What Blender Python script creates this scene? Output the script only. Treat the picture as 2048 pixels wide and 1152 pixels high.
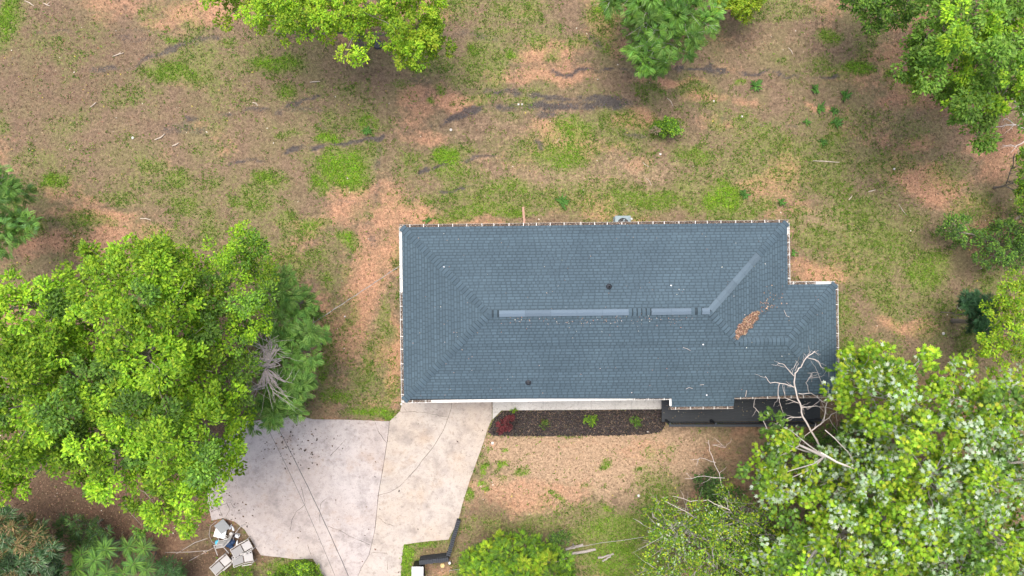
import bpy, math, random
import numpy as np
from mathutils import Vector, Matrix

# ------------------------------------------------------------------ camera, sky, sun, exposure
for o in list(bpy.data.objects):
    bpy.data.objects.remove(o)
SC = bpy.context.scene
COL = SC.collection
H = 34.1333                      # drone height above the yard
F = 2048 * 24.0 / 36.0           # focal length in photo pixels
cam = bpy.data.cameras.new('camera')
cam.lens = 24.0
cam.sensor_width = 36.0
cam.clip_end = 3000
cam_o = bpy.data.objects.new('camera', cam)
cam_o.location = (0, 0, H)
cam_o.rotation_euler = (0, 0, 0)
COL.objects.link(cam_o)
SC.camera = cam_o

SUN_EL, SUN_AZ = math.radians(76), math.radians(-20)   # azimuth measured from +Y towards +X
world = bpy.data.worlds.new('World')
SC.world = world
world.use_nodes = True
wn = world.node_tree.nodes
wl = world.node_tree.links
wn.clear()
sky = wn.new('ShaderNodeTexSky')
sky.sky_type = 'NISHITA'
sky.sun_disc = False
sky.sun_elevation = SUN_EL
sky.sun_rotation = SUN_AZ
sky.air_density = 0.8
sky.dust_density = 6.0
sky.ozone_density = 0.6
bg = wn.new('ShaderNodeBackground')
bg.inputs['Strength'].default_value = 0.15
wo = wn.new('ShaderNodeOutputWorld')
wl.new(sky.outputs[0], bg.inputs[0])
wl.new(bg.outputs[0], wo.inputs[0])
sun = bpy.data.lights.new('sun', 'SUN')
sun.energy = 1.5
sun.angle = math.radians(38)
sun.color = (1.0, 0.95, 0.87)
sun_o = bpy.data.objects.new('sun', sun)
sd = Vector((math.sin(SUN_AZ) * math.cos(SUN_EL), math.cos(SUN_AZ) * math.cos(SUN_EL), math.sin(SUN_EL)))
sun_o.rotation_euler = sd.to_track_quat('Z', 'Y').to_euler()
sun_o.location = sd * 60
COL.objects.link(sun_o)
SC.view_settings.view_transform = 'Standard'
SC.view_settings.look = 'None'
SC.view_settings.gamma = 1.0
SC.view_settings.exposure = 0.75
SC.render.engine = 'CYCLES'
SC.cycles.max_bounces = 6
SC.cycles.diffuse_bounces = 3
SC.cycles.transmission_bounces = 3
SC.cycles.transparent_max_bounces = 4

# ------------------------------------------------------------------ helpers
rng = np.random.default_rng(7)
random.seed(7)


def P(px, py, z=0.0):
    """A photo measurement (pixels) of something at height z, as a world point."""
    k = (H - z) / F
    return np.array([(px - 1024.0) * k, -(py - 576.0) * k, z])


def to_px(X, Y):
    return 1024.0 + X * 40.0, 576.0 - Y * 40.0


_tab = rng.random((256, 256))


def vnoise(x, y, s=1.0, off=0):
    x = np.asarray(x) / s + 37.3 * off
    y = np.asarray(y) / s + 91.7 * off
    xi = np.floor(x).astype(int)
    yi = np.floor(y).astype(int)
    fx = x - xi
    fy = y - yi
    fx = fx * fx * (3 - 2 * fx)
    fy = fy * fy * (3 - 2 * fy)
    a = _tab[xi & 255, yi & 255]
    b = _tab[(xi + 1) & 255, yi & 255]
    c = _tab[xi & 255, (yi + 1) & 255]
    d = _tab[(xi + 1) & 255, (yi + 1) & 255]
    return (a * (1 - fx) + b * fx) * (1 - fy) + (c * (1 - fx) + d * fx) * fy


def fbm(x, y, s=1.0, o=4, off=0):
    t = 0
    amp = 0.5
    tot = 0
    for i in range(o):
        t = t + amp * vnoise(x, y, s / 2 ** i, off + i)
        tot += amp
        amp *= 0.55
    return t / tot


def inside(poly, X, Y):
    poly = np.asarray(poly, float)
    X = np.asarray(X, float)
    Y = np.asarray(Y, float)
    r = np.zeros(X.shape, bool)
    n = len(poly)
    j = n - 1
    for i in range(n):
        xi, yi = poly[i]
        xj, yj = poly[j]
        if yi != yj:
            c = ((yi > Y) != (yj > Y)) & (X < (xj - xi) * (Y - yi) / (yj - yi) + xi)
            r ^= c
        j = i
    return r


def seg_dist(poly, X, Y, closed=True):
    poly = np.asarray(poly, float)
    d = np.full(np.shape(X), 1e9)
    n = len(poly)
    for i in range(n if closed else n - 1):
        a = poly[i]
        b = poly[(i + 1) % n]
        ab = b - a
        L2 = max(ab @ ab, 1e-9)
        t = np.clip(((X - a[0]) * ab[0] + (Y - a[1]) * ab[1]) / L2, 0, 1)
        d = np.minimum(d, np.hypot(X - a[0] - t * ab[0], Y - a[1] - t * ab[1]))
    return d


def unit(v):
    return v / np.maximum(np.linalg.norm(v, axis=-1, keepdims=True), 1e-9)


class MB:
    """Collects geometry for one mesh object."""

    def __init__(s):
        s.V = []
        s.F = []
        s.T = []
        s.n = 0

    def add(s, V, F, tint=None):
        V = np.asarray(V, float).reshape(-1, 3)
        fs = F if isinstance(F, list) and len(F) and isinstance(F[0], np.ndarray) else None
        if fs is None:
            by = {}
            for f in F:
                by.setdefault(len(f), []).append(f)
            fs = [np.array(v, int) for v in by.values()]
        for f in fs:
            s.F.append(f + s.n)
        s.V.append(V)
        t = np.ones((len(V), 3)) if tint is None else np.broadcast_to(np.asarray(tint, float), (len(V), 3))
        s.T.append(t)
        s.n += len(V)

    def box(s, c, size, rot=0.0, tint=None, M=None):
        x, y, z = [q / 2 for q in size]
        V = np.array([(-x, -y, -z), (x, -y, -z), (x, y, -z), (-x, y, -z), (-x, -y, z), (x, -y, z), (x, y, z), (-x, y, z)])
        if M is not None:
            V = V @ np.array(M).T
        if rot:
            c_, s_ = math.cos(rot), math.sin(rot)
            V = V @ np.array([[c_, -s_, 0], [s_, c_, 0], [0, 0, 1]]).T
        s.add(V + np.asarray(c), [(0, 3, 2, 1), (4, 5, 6, 7), (0, 1, 5, 4), (1, 2, 6, 5), (2, 3, 7, 6), (3, 0, 4, 7)], tint)

    def tube(s, pts, r, n=5, tint=None, cap=True):
        pts = np.asarray(pts, float)
        m = len(pts)
        r = np.broadcast_to(np.asarray(r, float), (m,))
        d = np.gradient(pts, axis=0)
        d = unit(d)
        ref = np.array([0, 0, 1.0]) if abs(d[0][2]) < 0.9 else np.array([1.0, 0, 0])
        V = []
        for i in range(m):
            a = unit(np.cross(d[i], ref))
            b = np.cross(a, d[i])
            if i and np.dot(a, pa) < 0:
                a, b = -a, -b
            pa = a
            for k in range(n):
                t = 2 * math.pi * k / n
                V.append(pts[i] + r[i] * (math.cos(t) * a + math.sin(t) * b))
        F = []
        for i in range(m - 1):
            for k in range(n):
                k2 = (k + 1) % n
                F.append((i * n + k, i * n + k2, (i + 1) * n + k2, (i + 1) * n + k))
        if cap:
            F.append(tuple(range(n))[::-1])
            F.append(tuple(range((m - 1) * n, m * n)))
        s.add(V, F, tint)

    def lathe(s, prof, c=(0, 0, 0), n=16, tint=None):
        V = []
        for r, z in prof:
            for k in range(n):
                t = 2 * math.pi * k / n
                V.append((c[0] + r * math.cos(t), c[1] + r * math.sin(t), c[2] + z))
        F = []
        for i in range(len(prof) - 1):
            for k in range(n):
                k2 = (k + 1) % n
                F.append((i * n + k, i * n + k2, (i + 1) * n + k2, (i + 1) * n + k))
        F.append(tuple(range((len(prof) - 1) * n, len(prof) * n)))
        s.add(V, F, tint)

    def prism(s, poly, z0, z1, tint=None):
        poly = np.asarray(poly, float)
        A = np.sum(poly[:, 0] * np.roll(poly[:, 1], -1) - np.roll(poly[:, 0], -1) * poly[:, 1])
        if A < 0:
            poly = poly[::-1]
        n = len(poly)
        z0 = np.broadcast_to(z0, (n,))
        z1 = np.broadcast_to(z1, (n,))
        V = np.vstack([np.c_[poly, z0], np.c_[poly, z1]])
        F = [tuple(range(n))[::-1], tuple(range(n, 2 * n))] + [(i, (i + 1) % n, n + (i + 1) % n, n + i) for i in range(n)]
        s.add(V, F, tint)

    def leaves(s, tv, tf, pos, d, nrm, size, tint):
        """Instances of a small template laid at pos, pointing along d with normal nrm, as real faces."""
        tv = np.asarray(tv, float)
        tf = np.asarray(tf, int)
        N = len(pos)
        d = unit(d)
        b = unit(np.cross(nrm, d))
        n = np.cross(d, b)
        size = np.broadcast_to(size, (N,))[:, None, None]
        V = pos[:, None, :] + size * (tv[None, :, 0:1] * d[:, None, :] + tv[None, :, 1:2] * b[:, None, :] + tv[None, :, 2:3] * n[:, None, :])
        k = len(tv)
        Fa = (tf[None] + (np.arange(N) * k)[:, None, None]).reshape(-1, tf.shape[1])
        T = np.repeat(np.asarray(tint, float).reshape(N, 3), k, axis=0)
        s.add(V.reshape(-1, 3), [Fa], T)

    def mesh(s, name, mat, smooth=False):
        me = bpy.data.meshes.new(name)
        V = np.vstack(s.V)
        sizes = np.concatenate([np.full(len(f), f.shape[1]) for f in s.F])
        idx = np.concatenate([f.ravel() for f in s.F])
        me.vertices.add(len(V))
        me.vertices.foreach_set('co', V.astype(np.float32).ravel())
        me.loops.add(len(idx))
        me.loops.foreach_set('vertex_index', idx.astype(np.int32))
        me.polygons.add(len(sizes))
        st = np.concatenate([[0], np.cumsum(sizes)[:-1]])
        me.polygons.foreach_set('loop_start', st.astype(np.int32))
        me.polygons.foreach_set('use_smooth', np.full(len(sizes), smooth))
        me.update(calc_edges=True)
        at = me.attributes.new('tint', 'FLOAT_COLOR', 'POINT')
        T = np.vstack(s.T)
        at.data.foreach_set('color', np.c_[T, np.ones(len(T))].astype(np.float32).ravel())
        me.materials.append(mat)
        return me

    def obj(s, name, mat, parent=None, smooth=False, kind=None, local=False):
        o = bpy.data.objects.new(name, s.mesh(name, mat, smooth))
        COL.objects.link(o)
        if parent is not None:
            o.parent = parent
            if parent.type == 'EMPTY' and not local:
                o.matrix_parent_inverse = Matrix.Translation(-Vector(parent.location))
        if kind:
            o['kind'] = kind
        return o


def tag(o, label, cat, group=None, kind=None):
    o['label'] = label
    o['category'] = cat
    if group:
        o['group'] = group
    if kind:
        o['kind'] = kind
    return o


def thing(name, label, cat, loc=(0, 0, 0), group=None):
    o = bpy.data.objects.new(name, None)
    o.location = Vector([float(q) for q in loc])
    o.empty_display_size = 0.3
    COL.objects.link(o)
    return tag(o, label, cat, group)


def inst(name, me, loc, rz=0.0, parent=None, scale=None, rot=None):
    o = bpy.data.objects.new(name, me)
    o.location = Vector([float(q) for q in loc])
    o.rotation_euler = rot if rot is not None else (0, 0, rz)
    if scale is not None:
        o.scale = scale
    COL.objects.link(o)
    if parent is not None:
        o.parent = parent
        o.matrix_parent_inverse = Matrix.Translation(-Vector(parent.location)) if parent.type == 'EMPTY' else Matrix.Identity(4)
    return o


# ------------------------------------------------------------------ materials
def new_mat(name):
    m = bpy.data.materials.new(name)
    m.use_nodes = True
    nt = m.node_tree
    return m, nt, nt.nodes['Principled BSDF'], nt.nodes, nt.links


def noise_node(nt, scale, detail=4, rough=0.6, coord='Object', vec=None):
    n = nt.nodes.new('ShaderNodeTexNoise')
    n.inputs['Scale'].default_value = scale
    n.inputs['Detail'].default_value = detail
    n.inputs['Roughness'].default_value = rough
    if vec is None:
        tc = nt.nodes.get('tc') or nt.nodes.new('ShaderNodeTexCoord')
        tc.name = 'tc'
        nt.links.new(tc.outputs[coord], n.inputs['Vector'])
    else:
        nt.links.new(vec, n.inputs['Vector'])
    return n.outputs['Fac']


def mathn(nt, op, a, b=None, clamp=False):
    n = nt.nodes.new('ShaderNodeMath')
    n.operation = op
    n.use_clamp = clamp
    for i, v in enumerate((a, b)):
        if v is None:
            continue
        if isinstance(v, (int, float)):
            n.inputs[i].default_value = v
        else:
            nt.links.new(v, n.inputs[i])
    return n.outputs[0]


def mix(nt, fac, a, b, mode='MIX'):
    n = nt.nodes.new('ShaderNodeMix')
    n.data_type = 'RGBA'
    n.blend_type = mode
    ins = {'f': n.inputs[0], 'a': n.inputs[6], 'b': n.inputs[7]}
    for k, v in (('f', fac), ('a', a), ('b', b)):
        if isinstance(v, (int, float)):
            ins[k].default_value = v
        elif isinstance(v, tuple):
            ins[k].default_value = (*v, 1) if len(v) == 3 else v
        else:
            nt.links.new(v, ins[k])
    return n.outputs[2]


def remap(nt, v, a, b, c=0.0, d=1.0):
    n = nt.nodes.new('ShaderNodeMapRange')
    n.inputs[1].default_value = a
    n.inputs[2].default_value = b
    n.inputs[3].default_value = c
    n.inputs[4].default_value = d
    nt.links.new(v, n.inputs[0])
    return n.outputs[0]


def attr(nt, name='tint'):
    n = nt.nodes.new('ShaderNodeAttribute')
    n.attribute_name = name
    return n


def bump(nt, bs, h, strength=0.3, dist=0.02):
    n = nt.nodes.new('ShaderNodeBump')
    n.inputs['Strength'].default_value = strength
    n.inputs['Distance'].default_value = dist
    nt.links.new(h, n.inputs['Height'])
    nt.links.new(n.outputs[0], bs.inputs['Normal'])


def simple(name, col, rough=0.7, var=0.25, scale=12.0, use_tint=False, metal=0.0, bmp=0.15, spec=0.5):
    """Plain paint, plastic, wood or metal: base colour with a mottled wear."""
    m, nt, bs, N, L = new_mat(name)
    f = noise_node(nt, scale, 5, 0.65)
    lo = tuple(c * (1 - var) for c in col)
    hi = tuple(min(1, c * (1 + var)) for c in col)
    c = mix(nt, f, lo, hi)
    if use_tint:
        c = mix(nt, 1.0, c, attr(nt).outputs['Color'], 'MULTIPLY')
    L.new(c, bs.inputs['Base Color'])
    bs.inputs['Roughness'].default_value = rough
    bs.inputs['Metallic'].default_value = metal
    bs.inputs['Specular IOR Level'].default_value = spec
    if bmp:
        bump(nt, bs, noise_node(nt, scale * 6, 3), bmp, 0.01)
    return m


def leaf_mat(name, transl=0.35, rough=0.55, spec=0.25):
    m, nt, bs, N, L = new_mat(name)
    a = attr(nt)
    f = noise_node(nt, 0.9, 3)
    c = mix(nt, 1.0, a.outputs['Color'], mix(nt, f, (0.82, 0.82, 0.82), (1.15, 1.15, 1.15)), 'MULTIPLY')
    L.new(c, bs.inputs['Base Color'])
    bs.inputs['Roughness'].default_value = rough
    bs.inputs['Specular IOR Level'].default_value = spec
    t = N.new('ShaderNodeBsdfTranslucent')
    L.new(mix(nt, 1.0, c, (1.25, 1.2, 0.5), 'MULTIPLY'), t.inputs['Color'])
    ms = N.new('ShaderNodeMixShader')
    ms.inputs[0].default_value = transl
    L.new(bs.outputs[0], ms.inputs[1])
    L.new(t.outputs[0], ms.inputs[2])
    L.new(ms.outputs[0], N['Material Output'].inputs['Surface'])
    return m


def tint_mat(name, rough=0.85, spec=0.2):
    m, nt, bs, N, L = new_mat(name)
    c = mix(nt, 1.0, attr(nt).outputs['Color'], mix(nt, noise_node(nt, 30, 3), (0.8, 0.8, 0.8), (1.2, 1.2, 1.2)), 'MULTIPLY')
    L.new(c, bs.inputs['Base Color'])
    bs.inputs['Roughness'].default_value = rough
    bs.inputs['Specular IOR Level'].default_value = spec
    return m


def ground_mat():
    m, nt, bs, N, L = new_mat('yard_soil')
    a = attr(nt, 'cover')
    sep = N.new('ShaderNodeSeparateColor')
    L.new(a.outputs['Color'], sep.inputs[0])
    grass, clay, char = sep.outputs[0], sep.outputs[1], sep.outputs[2]
    b = attr(nt, 'litter')
    sep2 = N.new('ShaderNodeSeparateColor')
    L.new(b.outputs['Color'], sep2.inputs[0])
    straw, dark, _ = sep2.outputs[0], sep2.outputs[1], sep2.outputs[2]
    n1 = noise_node(nt, 0.55, 6, 0.62)
    n2 = noise_node(nt, 3.0, 8, 0.82)
    n3 = noise_node(nt, 9.0, 5, 0.85)
    n4 = noise_node(nt, 7.0, 5, 0.95)

    def fac(mask, n, lo, hi, w=0.9):
        v = mathn(nt, 'ADD', mask, mathn(nt, 'MULTIPLY', mathn(nt, 'SUBTRACT', n, 0.5), w))
        return remap(nt, v, lo, hi)
    c = mix(nt, remap(nt, n2, 0.3, 0.7), (0.115, 0.082, 0.058), (0.26, 0.185, 0.125))
    c = mix(nt, remap(nt, n1, 0.42, 0.62, 0, 0.75), c, mix(nt, n2, (0.13, 0.12, 0.055), (0.225, 0.19, 0.105)))
    c = mix(nt, fac(straw, n2, 0.25, 0.8, 1.6), c, mix(nt, n3, (0.23, 0.155, 0.10), (0.46, 0.335, 0.225)))
    c = mix(nt, fac(clay, n2, 0.22, 0.75, 1.5), c, mix(nt, n3, (0.31, 0.165, 0.10), (0.48, 0.285, 0.185)))
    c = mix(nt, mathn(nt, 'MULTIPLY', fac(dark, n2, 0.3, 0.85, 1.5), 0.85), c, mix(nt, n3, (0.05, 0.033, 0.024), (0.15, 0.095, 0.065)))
    g = mix(nt, n3, (0.085, 0.14, 0.02), (0.19, 0.26, 0.05))
    c = mix(nt, mathn(nt, 'MULTIPLY', fac(grass, n3, 0.28, 0.9, 2.0), 0.8), c, g)
    c = mix(nt, mathn(nt, 'MULTIPLY', fac(char, n3, 0.36, 0.95, 2.2), 0.9), c, mix(nt, n3, (0.035, 0.032, 0.034), (0.11, 0.10, 0.10)))
    sp = remap(nt, n4, 0.34, 0.66, 0.42, 1.58)
    spc = N.new('ShaderNodeCombineColor')
    for i in range(3):
        L.new(sp, spc.inputs[i])
    c = mix(nt, 1.0, c, spc.outputs[0], 'MULTIPLY')
    L.new(c, bs.inputs['Base Color'])
    bs.inputs['Roughness'].default_value = 0.95
    bs.inputs['Specular IOR Level'].default_value = 0.1
    bump(nt, bs, mathn(nt, 'ADD', n3, mathn(nt, 'MULTIPLY', n4, 0.5)), 0.6, 0.05)
    return m


def concrete_mat(name, c0, c1, stain, rust=0.5):
    m, nt, bs, N, L = new_mat(name)
    n1 = noise_node(nt, 0.32, 5, 0.6)
    n2 = noise_node(nt, 1.6, 6, 0.7)
    n3 = noise_node(nt, 24.0, 5, 0.75)
    n5 = noise_node(nt, 0.75, 4, 0.65)
    n6 = noise_node(nt, 0.9, 7, 0.72)
    n7 = noise_node(nt, 6.0, 6, 0.8)
    c = mix(nt, remap(nt, n1, 0.38, 0.62), c0, c1)
    c = mix(nt, remap(nt, n2, 0.46, 0.72, 0, 0.6), c, stain)
    c = mix(nt, remap(nt, n6, 0.50, 0.70, 0, rust * 0.8), c, tuple(q * 0.6 for q in stain))
    c = mix(nt, remap(nt, n5, 0.55, 0.72, 0, rust * 0.7), c, tuple(q * k for q, k in zip(c0, (0.92, 0.8, 0.68))))
    c = mix(nt, remap(nt, n7, 0.52, 0.66, 0.0, 0.5), c, (0.15, 0.13, 0.12))
    c = mix(nt, remap(nt, n3, 0.45, 0.75, 0.0, 0.35), c, (0.16, 0.14, 0.125))
    L.new(c, bs.inputs['Base Color'])
    bs.inputs['Roughness'].default_value = 0.9
    bs.inputs['Specular IOR Level'].default_value = 0.2
    bump(nt, bs, n3, 0.25, 0.01)
    return m


def shingle_mat():
    m, nt, bs, N, L = new_mat('asphalt_shingle')
    a = attr(nt)
    n1 = noise_node(nt, 0.45, 4, 0.6)
    n2 = noise_node(nt, 60.0, 3, 0.8)
    c = mix(nt, 1.0, a.outputs['Color'], mix(nt, remap(nt, n1, 0.3, 0.7), (0.88, 0.9, 0.92), (1.1, 1.1, 1.1)), 'MULTIPLY')
    c = mix(nt, 1.0, c, mix(nt, n2, (0.72, 0.72, 0.72), (1.28, 1.28, 1.28)), 'MULTIPLY')
    L.new(c, bs.inputs['Base Color'])
    bs.inputs['Roughness'].default_value = 0.85
    bs.inputs['Specular IOR Level'].default_value = 0.35
    bump(nt, bs, n2, 0.4, 0.006)
    return m


M = {}
M['ground'] = ground_mat()
M['drive'] = concrete_mat('old_concrete', (0.455, 0.395, 0.335), (0.48, 0.44, 0.40), (0.32, 0.28, 0.26), 0.75)
M['drive_grey'] = concrete_mat('old_grey_concrete', (0.43, 0.375, 0.345), (0.49, 0.45, 0.435), (0.31, 0.28, 0.275), 0.8)
M['walk'] = concrete_mat('pale_concrete', (0.52, 0.51, 0.48), (0.60, 0.59, 0.56), (0.46, 0.45, 0.42), 0.15)
M['soil'] = simple('dark_joint_soil', (0.05, 0.04, 0.032), 0.95, 0.4, 20)
M['shingle'] = shingle_mat()
M['white'] = simple('white_gutter_paint', (0.72, 0.72, 0.70), 0.45, 0.12, 5)
M['gutter'] = simple('weathered_gutter', (0.40, 0.36, 0.32), 0.6, 0.35, 6)
M['leafm'] = leaf_mat('leaf')
M['tint'] = tint_mat('dry_leaf')
M['bark'] = simple('grey_bark', (0.22, 0.19, 0.165), 0.9, 0.35, 9, use_tint=True, bmp=0.5)
M['deadwood'] = simple('bleached_wood', (0.40, 0.37, 0.35), 0.9, 0.3, 14, use_tint=True, bmp=0.4)
M['deck'] = simple('black_deck_stain', (0.022, 0.028, 0.036), 0.6, 0.35, 7, spec=0.4)
M['blackbrick'] = simple('black_painted_brick', (0.028, 0.034, 0.044), 0.65, 0.35, 10, bmp=0.4)
M['brickwall'] = simple('house_wall_paint', (0.62, 0.60, 0.56), 0.8, 0.1, 6)
M['glass'] = simple('window_glass', (0.03, 0.04, 0.05), 0.08, 0.1, 2, bmp=0)
M['door'] = simple('dark_door', (0.05, 0.06, 0.07), 0.5, 0.1, 4)
M['plastic_grey'] = simple('grey_sling', (0.42, 0.41, 0.40), 0.75, 0.12, 9)
M['plastic_beige'] = simple('beige_frame', (0.50, 0.485, 0.46), 0.5, 0.12, 9)
M['plastic_back'] = simple('grey_back_sling', (0.34, 0.335, 0.33), 0.75, 0.12, 9)
M['greypanel'] = simple('grey_panel', (0.25, 0.265, 0.265), 0.6, 0.1, 6)
M['whiteplastic'] = simple('white_plastic', (0.78, 0.80, 0.82), 0.4, 0.08, 6)
M['cyan'] = simple('blue_plastic', (0.07, 0.42, 0.58), 0.4, 0.2, 8)
M['blue'] = simple('navy_plastic', (0.03, 0.07, 0.16), 0.45, 0.3, 9)
M['black'] = simple('black_plastic', (0.015, 0.017, 0.02), 0.5, 0.3, 8)
M['acmetal'] = simple('grey_green_steel', (0.20, 0.27, 0.30), 0.55, 0.12, 5)
M['terra'] = simple('terracotta_brick', (0.40, 0.25, 0.19), 0.9, 0.3, 12, use_tint=True)
M['stone'] = simple('pale_stone', (0.62, 0.60, 0.56), 0.9, 0.25, 12, use_tint=True)
M['cable'] = simple('grey_cable', (0.09, 0.09, 0.095), 0.6, 0.4, 3)
M['cable_pale'] = simple('pale_cable', (0.30, 0.29, 0.28), 0.6, 0.5, 1.5)
M['mulch'] = simple('black_mulch', (0.042, 0.036, 0.036), 0.95, 0.5, 22, bmp=0.6)
M['steel'] = simple('galvanised_steel', (0.42, 0.43, 0.44), 0.4, 0.2, 6, metal=0.6)
# ------------------------------------------------------------------ outlines measured on the ground (photo pixels)
DRIVE = [(806, 800), (983, 796), (984, 838), (975, 860), (960, 905), (940, 960), (926, 1005), (916, 1042), (897, 1079), (850, 1083),
         (808, 1089), (805, 1110), (802, 1152), (795, 1300), (690, 1300), (652, 1165), (640, 1141), (626, 1117), (590, 1118), (560, 1114), (522, 1110),
         (511, 1093), (500, 1075), (489, 1058), (470, 1043), (446, 1036), (424, 1041), (415, 1003), (412, 960), (430, 900), (470, 850), (492, 842),
         (560, 838), (588, 829), (626, 838), (700, 839), (780, 842), (800, 822)]
JOINT1 = [(779, 842), (775, 880), (768, 925), (762, 960), (757, 990)]
JOINT1B = [(757, 990), (755, 1010), (750, 1060), (743, 1090), (738, 1110), (723, 1135), (716, 1152), (700, 1300)]
JOINT2 = [(904, 798), (903, 815), (897, 834), (887, 860), (868, 892), (845, 920), (834, 936), (800, 972), (780, 984), (757, 990)]
WALK = [(985, 796), (1324, 792), (1322, 818), (1240, 819), (1120, 820), (1003, 821), (985, 840)]
BED = [(1005, 822), (1120, 821), (1240, 820), (1323, 819), (1330, 850), (1322, 862), (1290, 868), (1220, 870), (1130, 871), (1040, 871), (985, 870), (977, 862), (986, 842)]
HOUSE = [(806, 458), (1555, 445), (1557, 560), (1650, 560), (1652, 780), (1640, 842), (1323, 845), (1323, 795), (812, 795)]


def px_poly(poly, z=0.0):
    return np.array([P(x, y, z)[:2] for x, y in poly])


# ground cover, as blobs (x, y, rx, ry, strength) and streaks (polyline, width, strength)
GRASS = [(1130, 395, 330, 42, .58), (1560, 320, 200, 70, .56), (1740, 480, 110, 130, .6), (1690, 250, 160, 40, .45), (330, 380, 200, 40, .45), (500, 130, 140, 30, .5), (1120, 300, 140, 50, .6), (690, 700, 110, 120, .36), (775, 640, 16, 70, .62), (700, 640, 20, 60, .6), (665, 700, 18, 50, .62), (745, 745, 22, 40, .66), (640, 500, 40, 22, .6), (350, 150, 75, 26, .8), (340, 85, 22, 15, .8), (560, 125, 62, 20, .95), (568, 178, 30, 20, .8), (660, 278, 30, 14, .95), (690, 335, 62, 42, 1.1), (640, 372, 25, 22, .9),
         (535, 350, 45, 25, .85), (500, 405, 50, 20, .7), (360, 360, 45, 22, .7), (888, 312, 34, 24, 1.2), (905, 338, 55, 16, .7), (740, 300, 25, 30, .6), (570, 268, 35, 8, .6),
         (620, 440, 45, 16, .8), (690, 480, 22, 18, 1.0), (738, 250, 12, 25, .85), (1150, 265, 60, 30, .8), (1120, 308, 90, 32, .8), (1010, 378, 60, 25, .7), (970, 420, 110, 22, .75),
         (1100, 400, 150, 35, .6), (1300, 405, 150, 30, .75), (1448, 392, 50, 42, 1.15), (1330, 250, 36, 18, 1.1), (1240, 290, 40, 25, .6), (1385, 308, 60, 28, .75), (1550, 290, 110, 30, .6),
         (1710, 140, 32, 18, .95), (1655, 75, 24, 16, .85), (1770, 155, 20, 12, .8), (1842, 182, 18, 26, .95), (1770, 330, 90, 40, .55), (1650, 330, 100, 50, .55), (1700, 420, 80, 50, .65),
         (1780, 480, 80, 60, .65), (1850, 540, 50, 60, .75), (1900, 350, 60, 40, .5), (1770, 600, 60, 50, .6), (1640, 480, 50, 40, .6), (940, 95, 20, 12, .85), (1010, 105, 16, 12, .85),
         (20, 40, 34, 60, .9), (110, 90, 45, 25, .5), (100, 360, 45, 20, .9), (240, 390, 55, 28, .6), (180, 440, 55, 18, .75), (55, 450, 60, 30, .7), (300, 330, 40, 25, .6), (460, 88, 40, 14, .7),
         (760, 700, 30, 40, .6), (680, 790, 40, 20, .85), (655, 740, 15, 35, .8), (750, 825, 60, 14, .95), (720, 760, 30, 30, .6), (640, 555, 22, 34, .65), (590, 540, 32, 20, .6), (702, 600, 20, 20, .4),
         (1010, 930, 11, 8, 1.0), (962, 940, 9, 12, 1.0), (965, 965, 10, 9, 1.0), (940, 985, 9, 14, 1.0), (972, 978, 9, 6, 1.), (1018, 905, 10, 5, .8), (976, 905, 8, 7, .9), (1044, 945, 8, 14, .8), (1018, 958, 13, 10, .6),
         (950, 1037, 8, 9, .8), (1110, 988, 26, 5, .8), (1200, 925, 14, 10, .8), (1235, 950, 10, 6, .6), (1275, 945, 14, 6, .7), (1190, 972, 14, 6, .5), (1215, 1015, 16, 10, .9), (1290, 915, 20, 25, .5), (1330, 900, 25, 25, .4),
         (1230, 1060, 130, 45, .75), (1160, 1020, 90, 28, .5), (1080, 1045, 60, 25, .6), (1245, 1115, 90, 55, .85), (1310, 1000, 55, 60, .7), (1000, 1060, 60, 25, .55),
         (590, 1137, 55, 20, 1.0), (500, 1145, 60, 14, .7), (820, 1115, 14, 40, 1.1), (855, 1090, 40, 9, .8), (950, 1120, 40, 30, .6), (1700, 700, 50, 60, .6), (1590, 440, 30, 30, .5),
         (250, 300, 130, 40, .3), (420, 300, 60, 25, .35), (130, 250, 60, 20, .4), (1960, 420, 60, 40, .6), (1860, 660, 60, 40, .5), (1940, 680, 30, 60, .6), (1560, 15, 30, 20, .5), (1480, 160, 15, 10, .8),
         (1290, 180, 40, 10, .6), (1215, 15, 35, 14, .9), (1235, 40, 15, 15, .7), (880, 180, 18, 12, .8), (855, 210, 10, 8, .9), (700, 480, 26, 20, .7), (745, 560, 12, 40, .3), (770, 660, 12, 60, .35),
         (790, 520, 14, 40, .5), (900, 435, 60, 14, .7), (1020, 435, 60, 10, .8), (860, 395, 30, 14, .6), (1190, 350, 80, 20, .4), (1450, 320, 60, 30, .4), (1600, 380, 80, 30, .45)]
CLAY = [(905, 205, 48, 20, .95), (1265, 235, 42, 22, 1.0), (1100, 150, 110, 18, .6), (1215, 60, 30, 30, .75), (1340, 168, 70, 9, .8), (1410, 195, 50, 14, .65), (850, 272, 50, 18, .6), (720, 600, 45, 130, .75),
        (792, 720, 14, 90, .9), (690, 680, 60, 60, .7), (640, 640, 25, 60, .75), (210, 432, 75, 14, .8), (130, 485, 55, 30, .7), (1640, 545, 60, 22, .7), (1740, 120, 40, 18, .5), (1830, 292, 40, 22, .6),
        (1985, 320, 25, 60, .6), (1810, 655, 70, 22, .65), (60, 490, 40, 30, .7), (780, 420, 45, 60, .6), (1640, 215, 30, 6, .8), (1100, 100, 60, 20, .5), (1030, 165, 80, 8, .6), (740, 480, 30, 60, .5),
        (1920, 800, 60, 60, .6), (1700, 530, 50, 40, .4), (620, 720, 50, 30, .8), (1500, 205, 40, 10, .5), (1240, 95, 30, 20, .5), (370, 165, 50, 20, .3), (990, 150, 40, 16, .4), (820, 180, 30, 20, .4), (1140, 885, 60, 12, .5), (985, 890, 14, 20, .6)]
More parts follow.
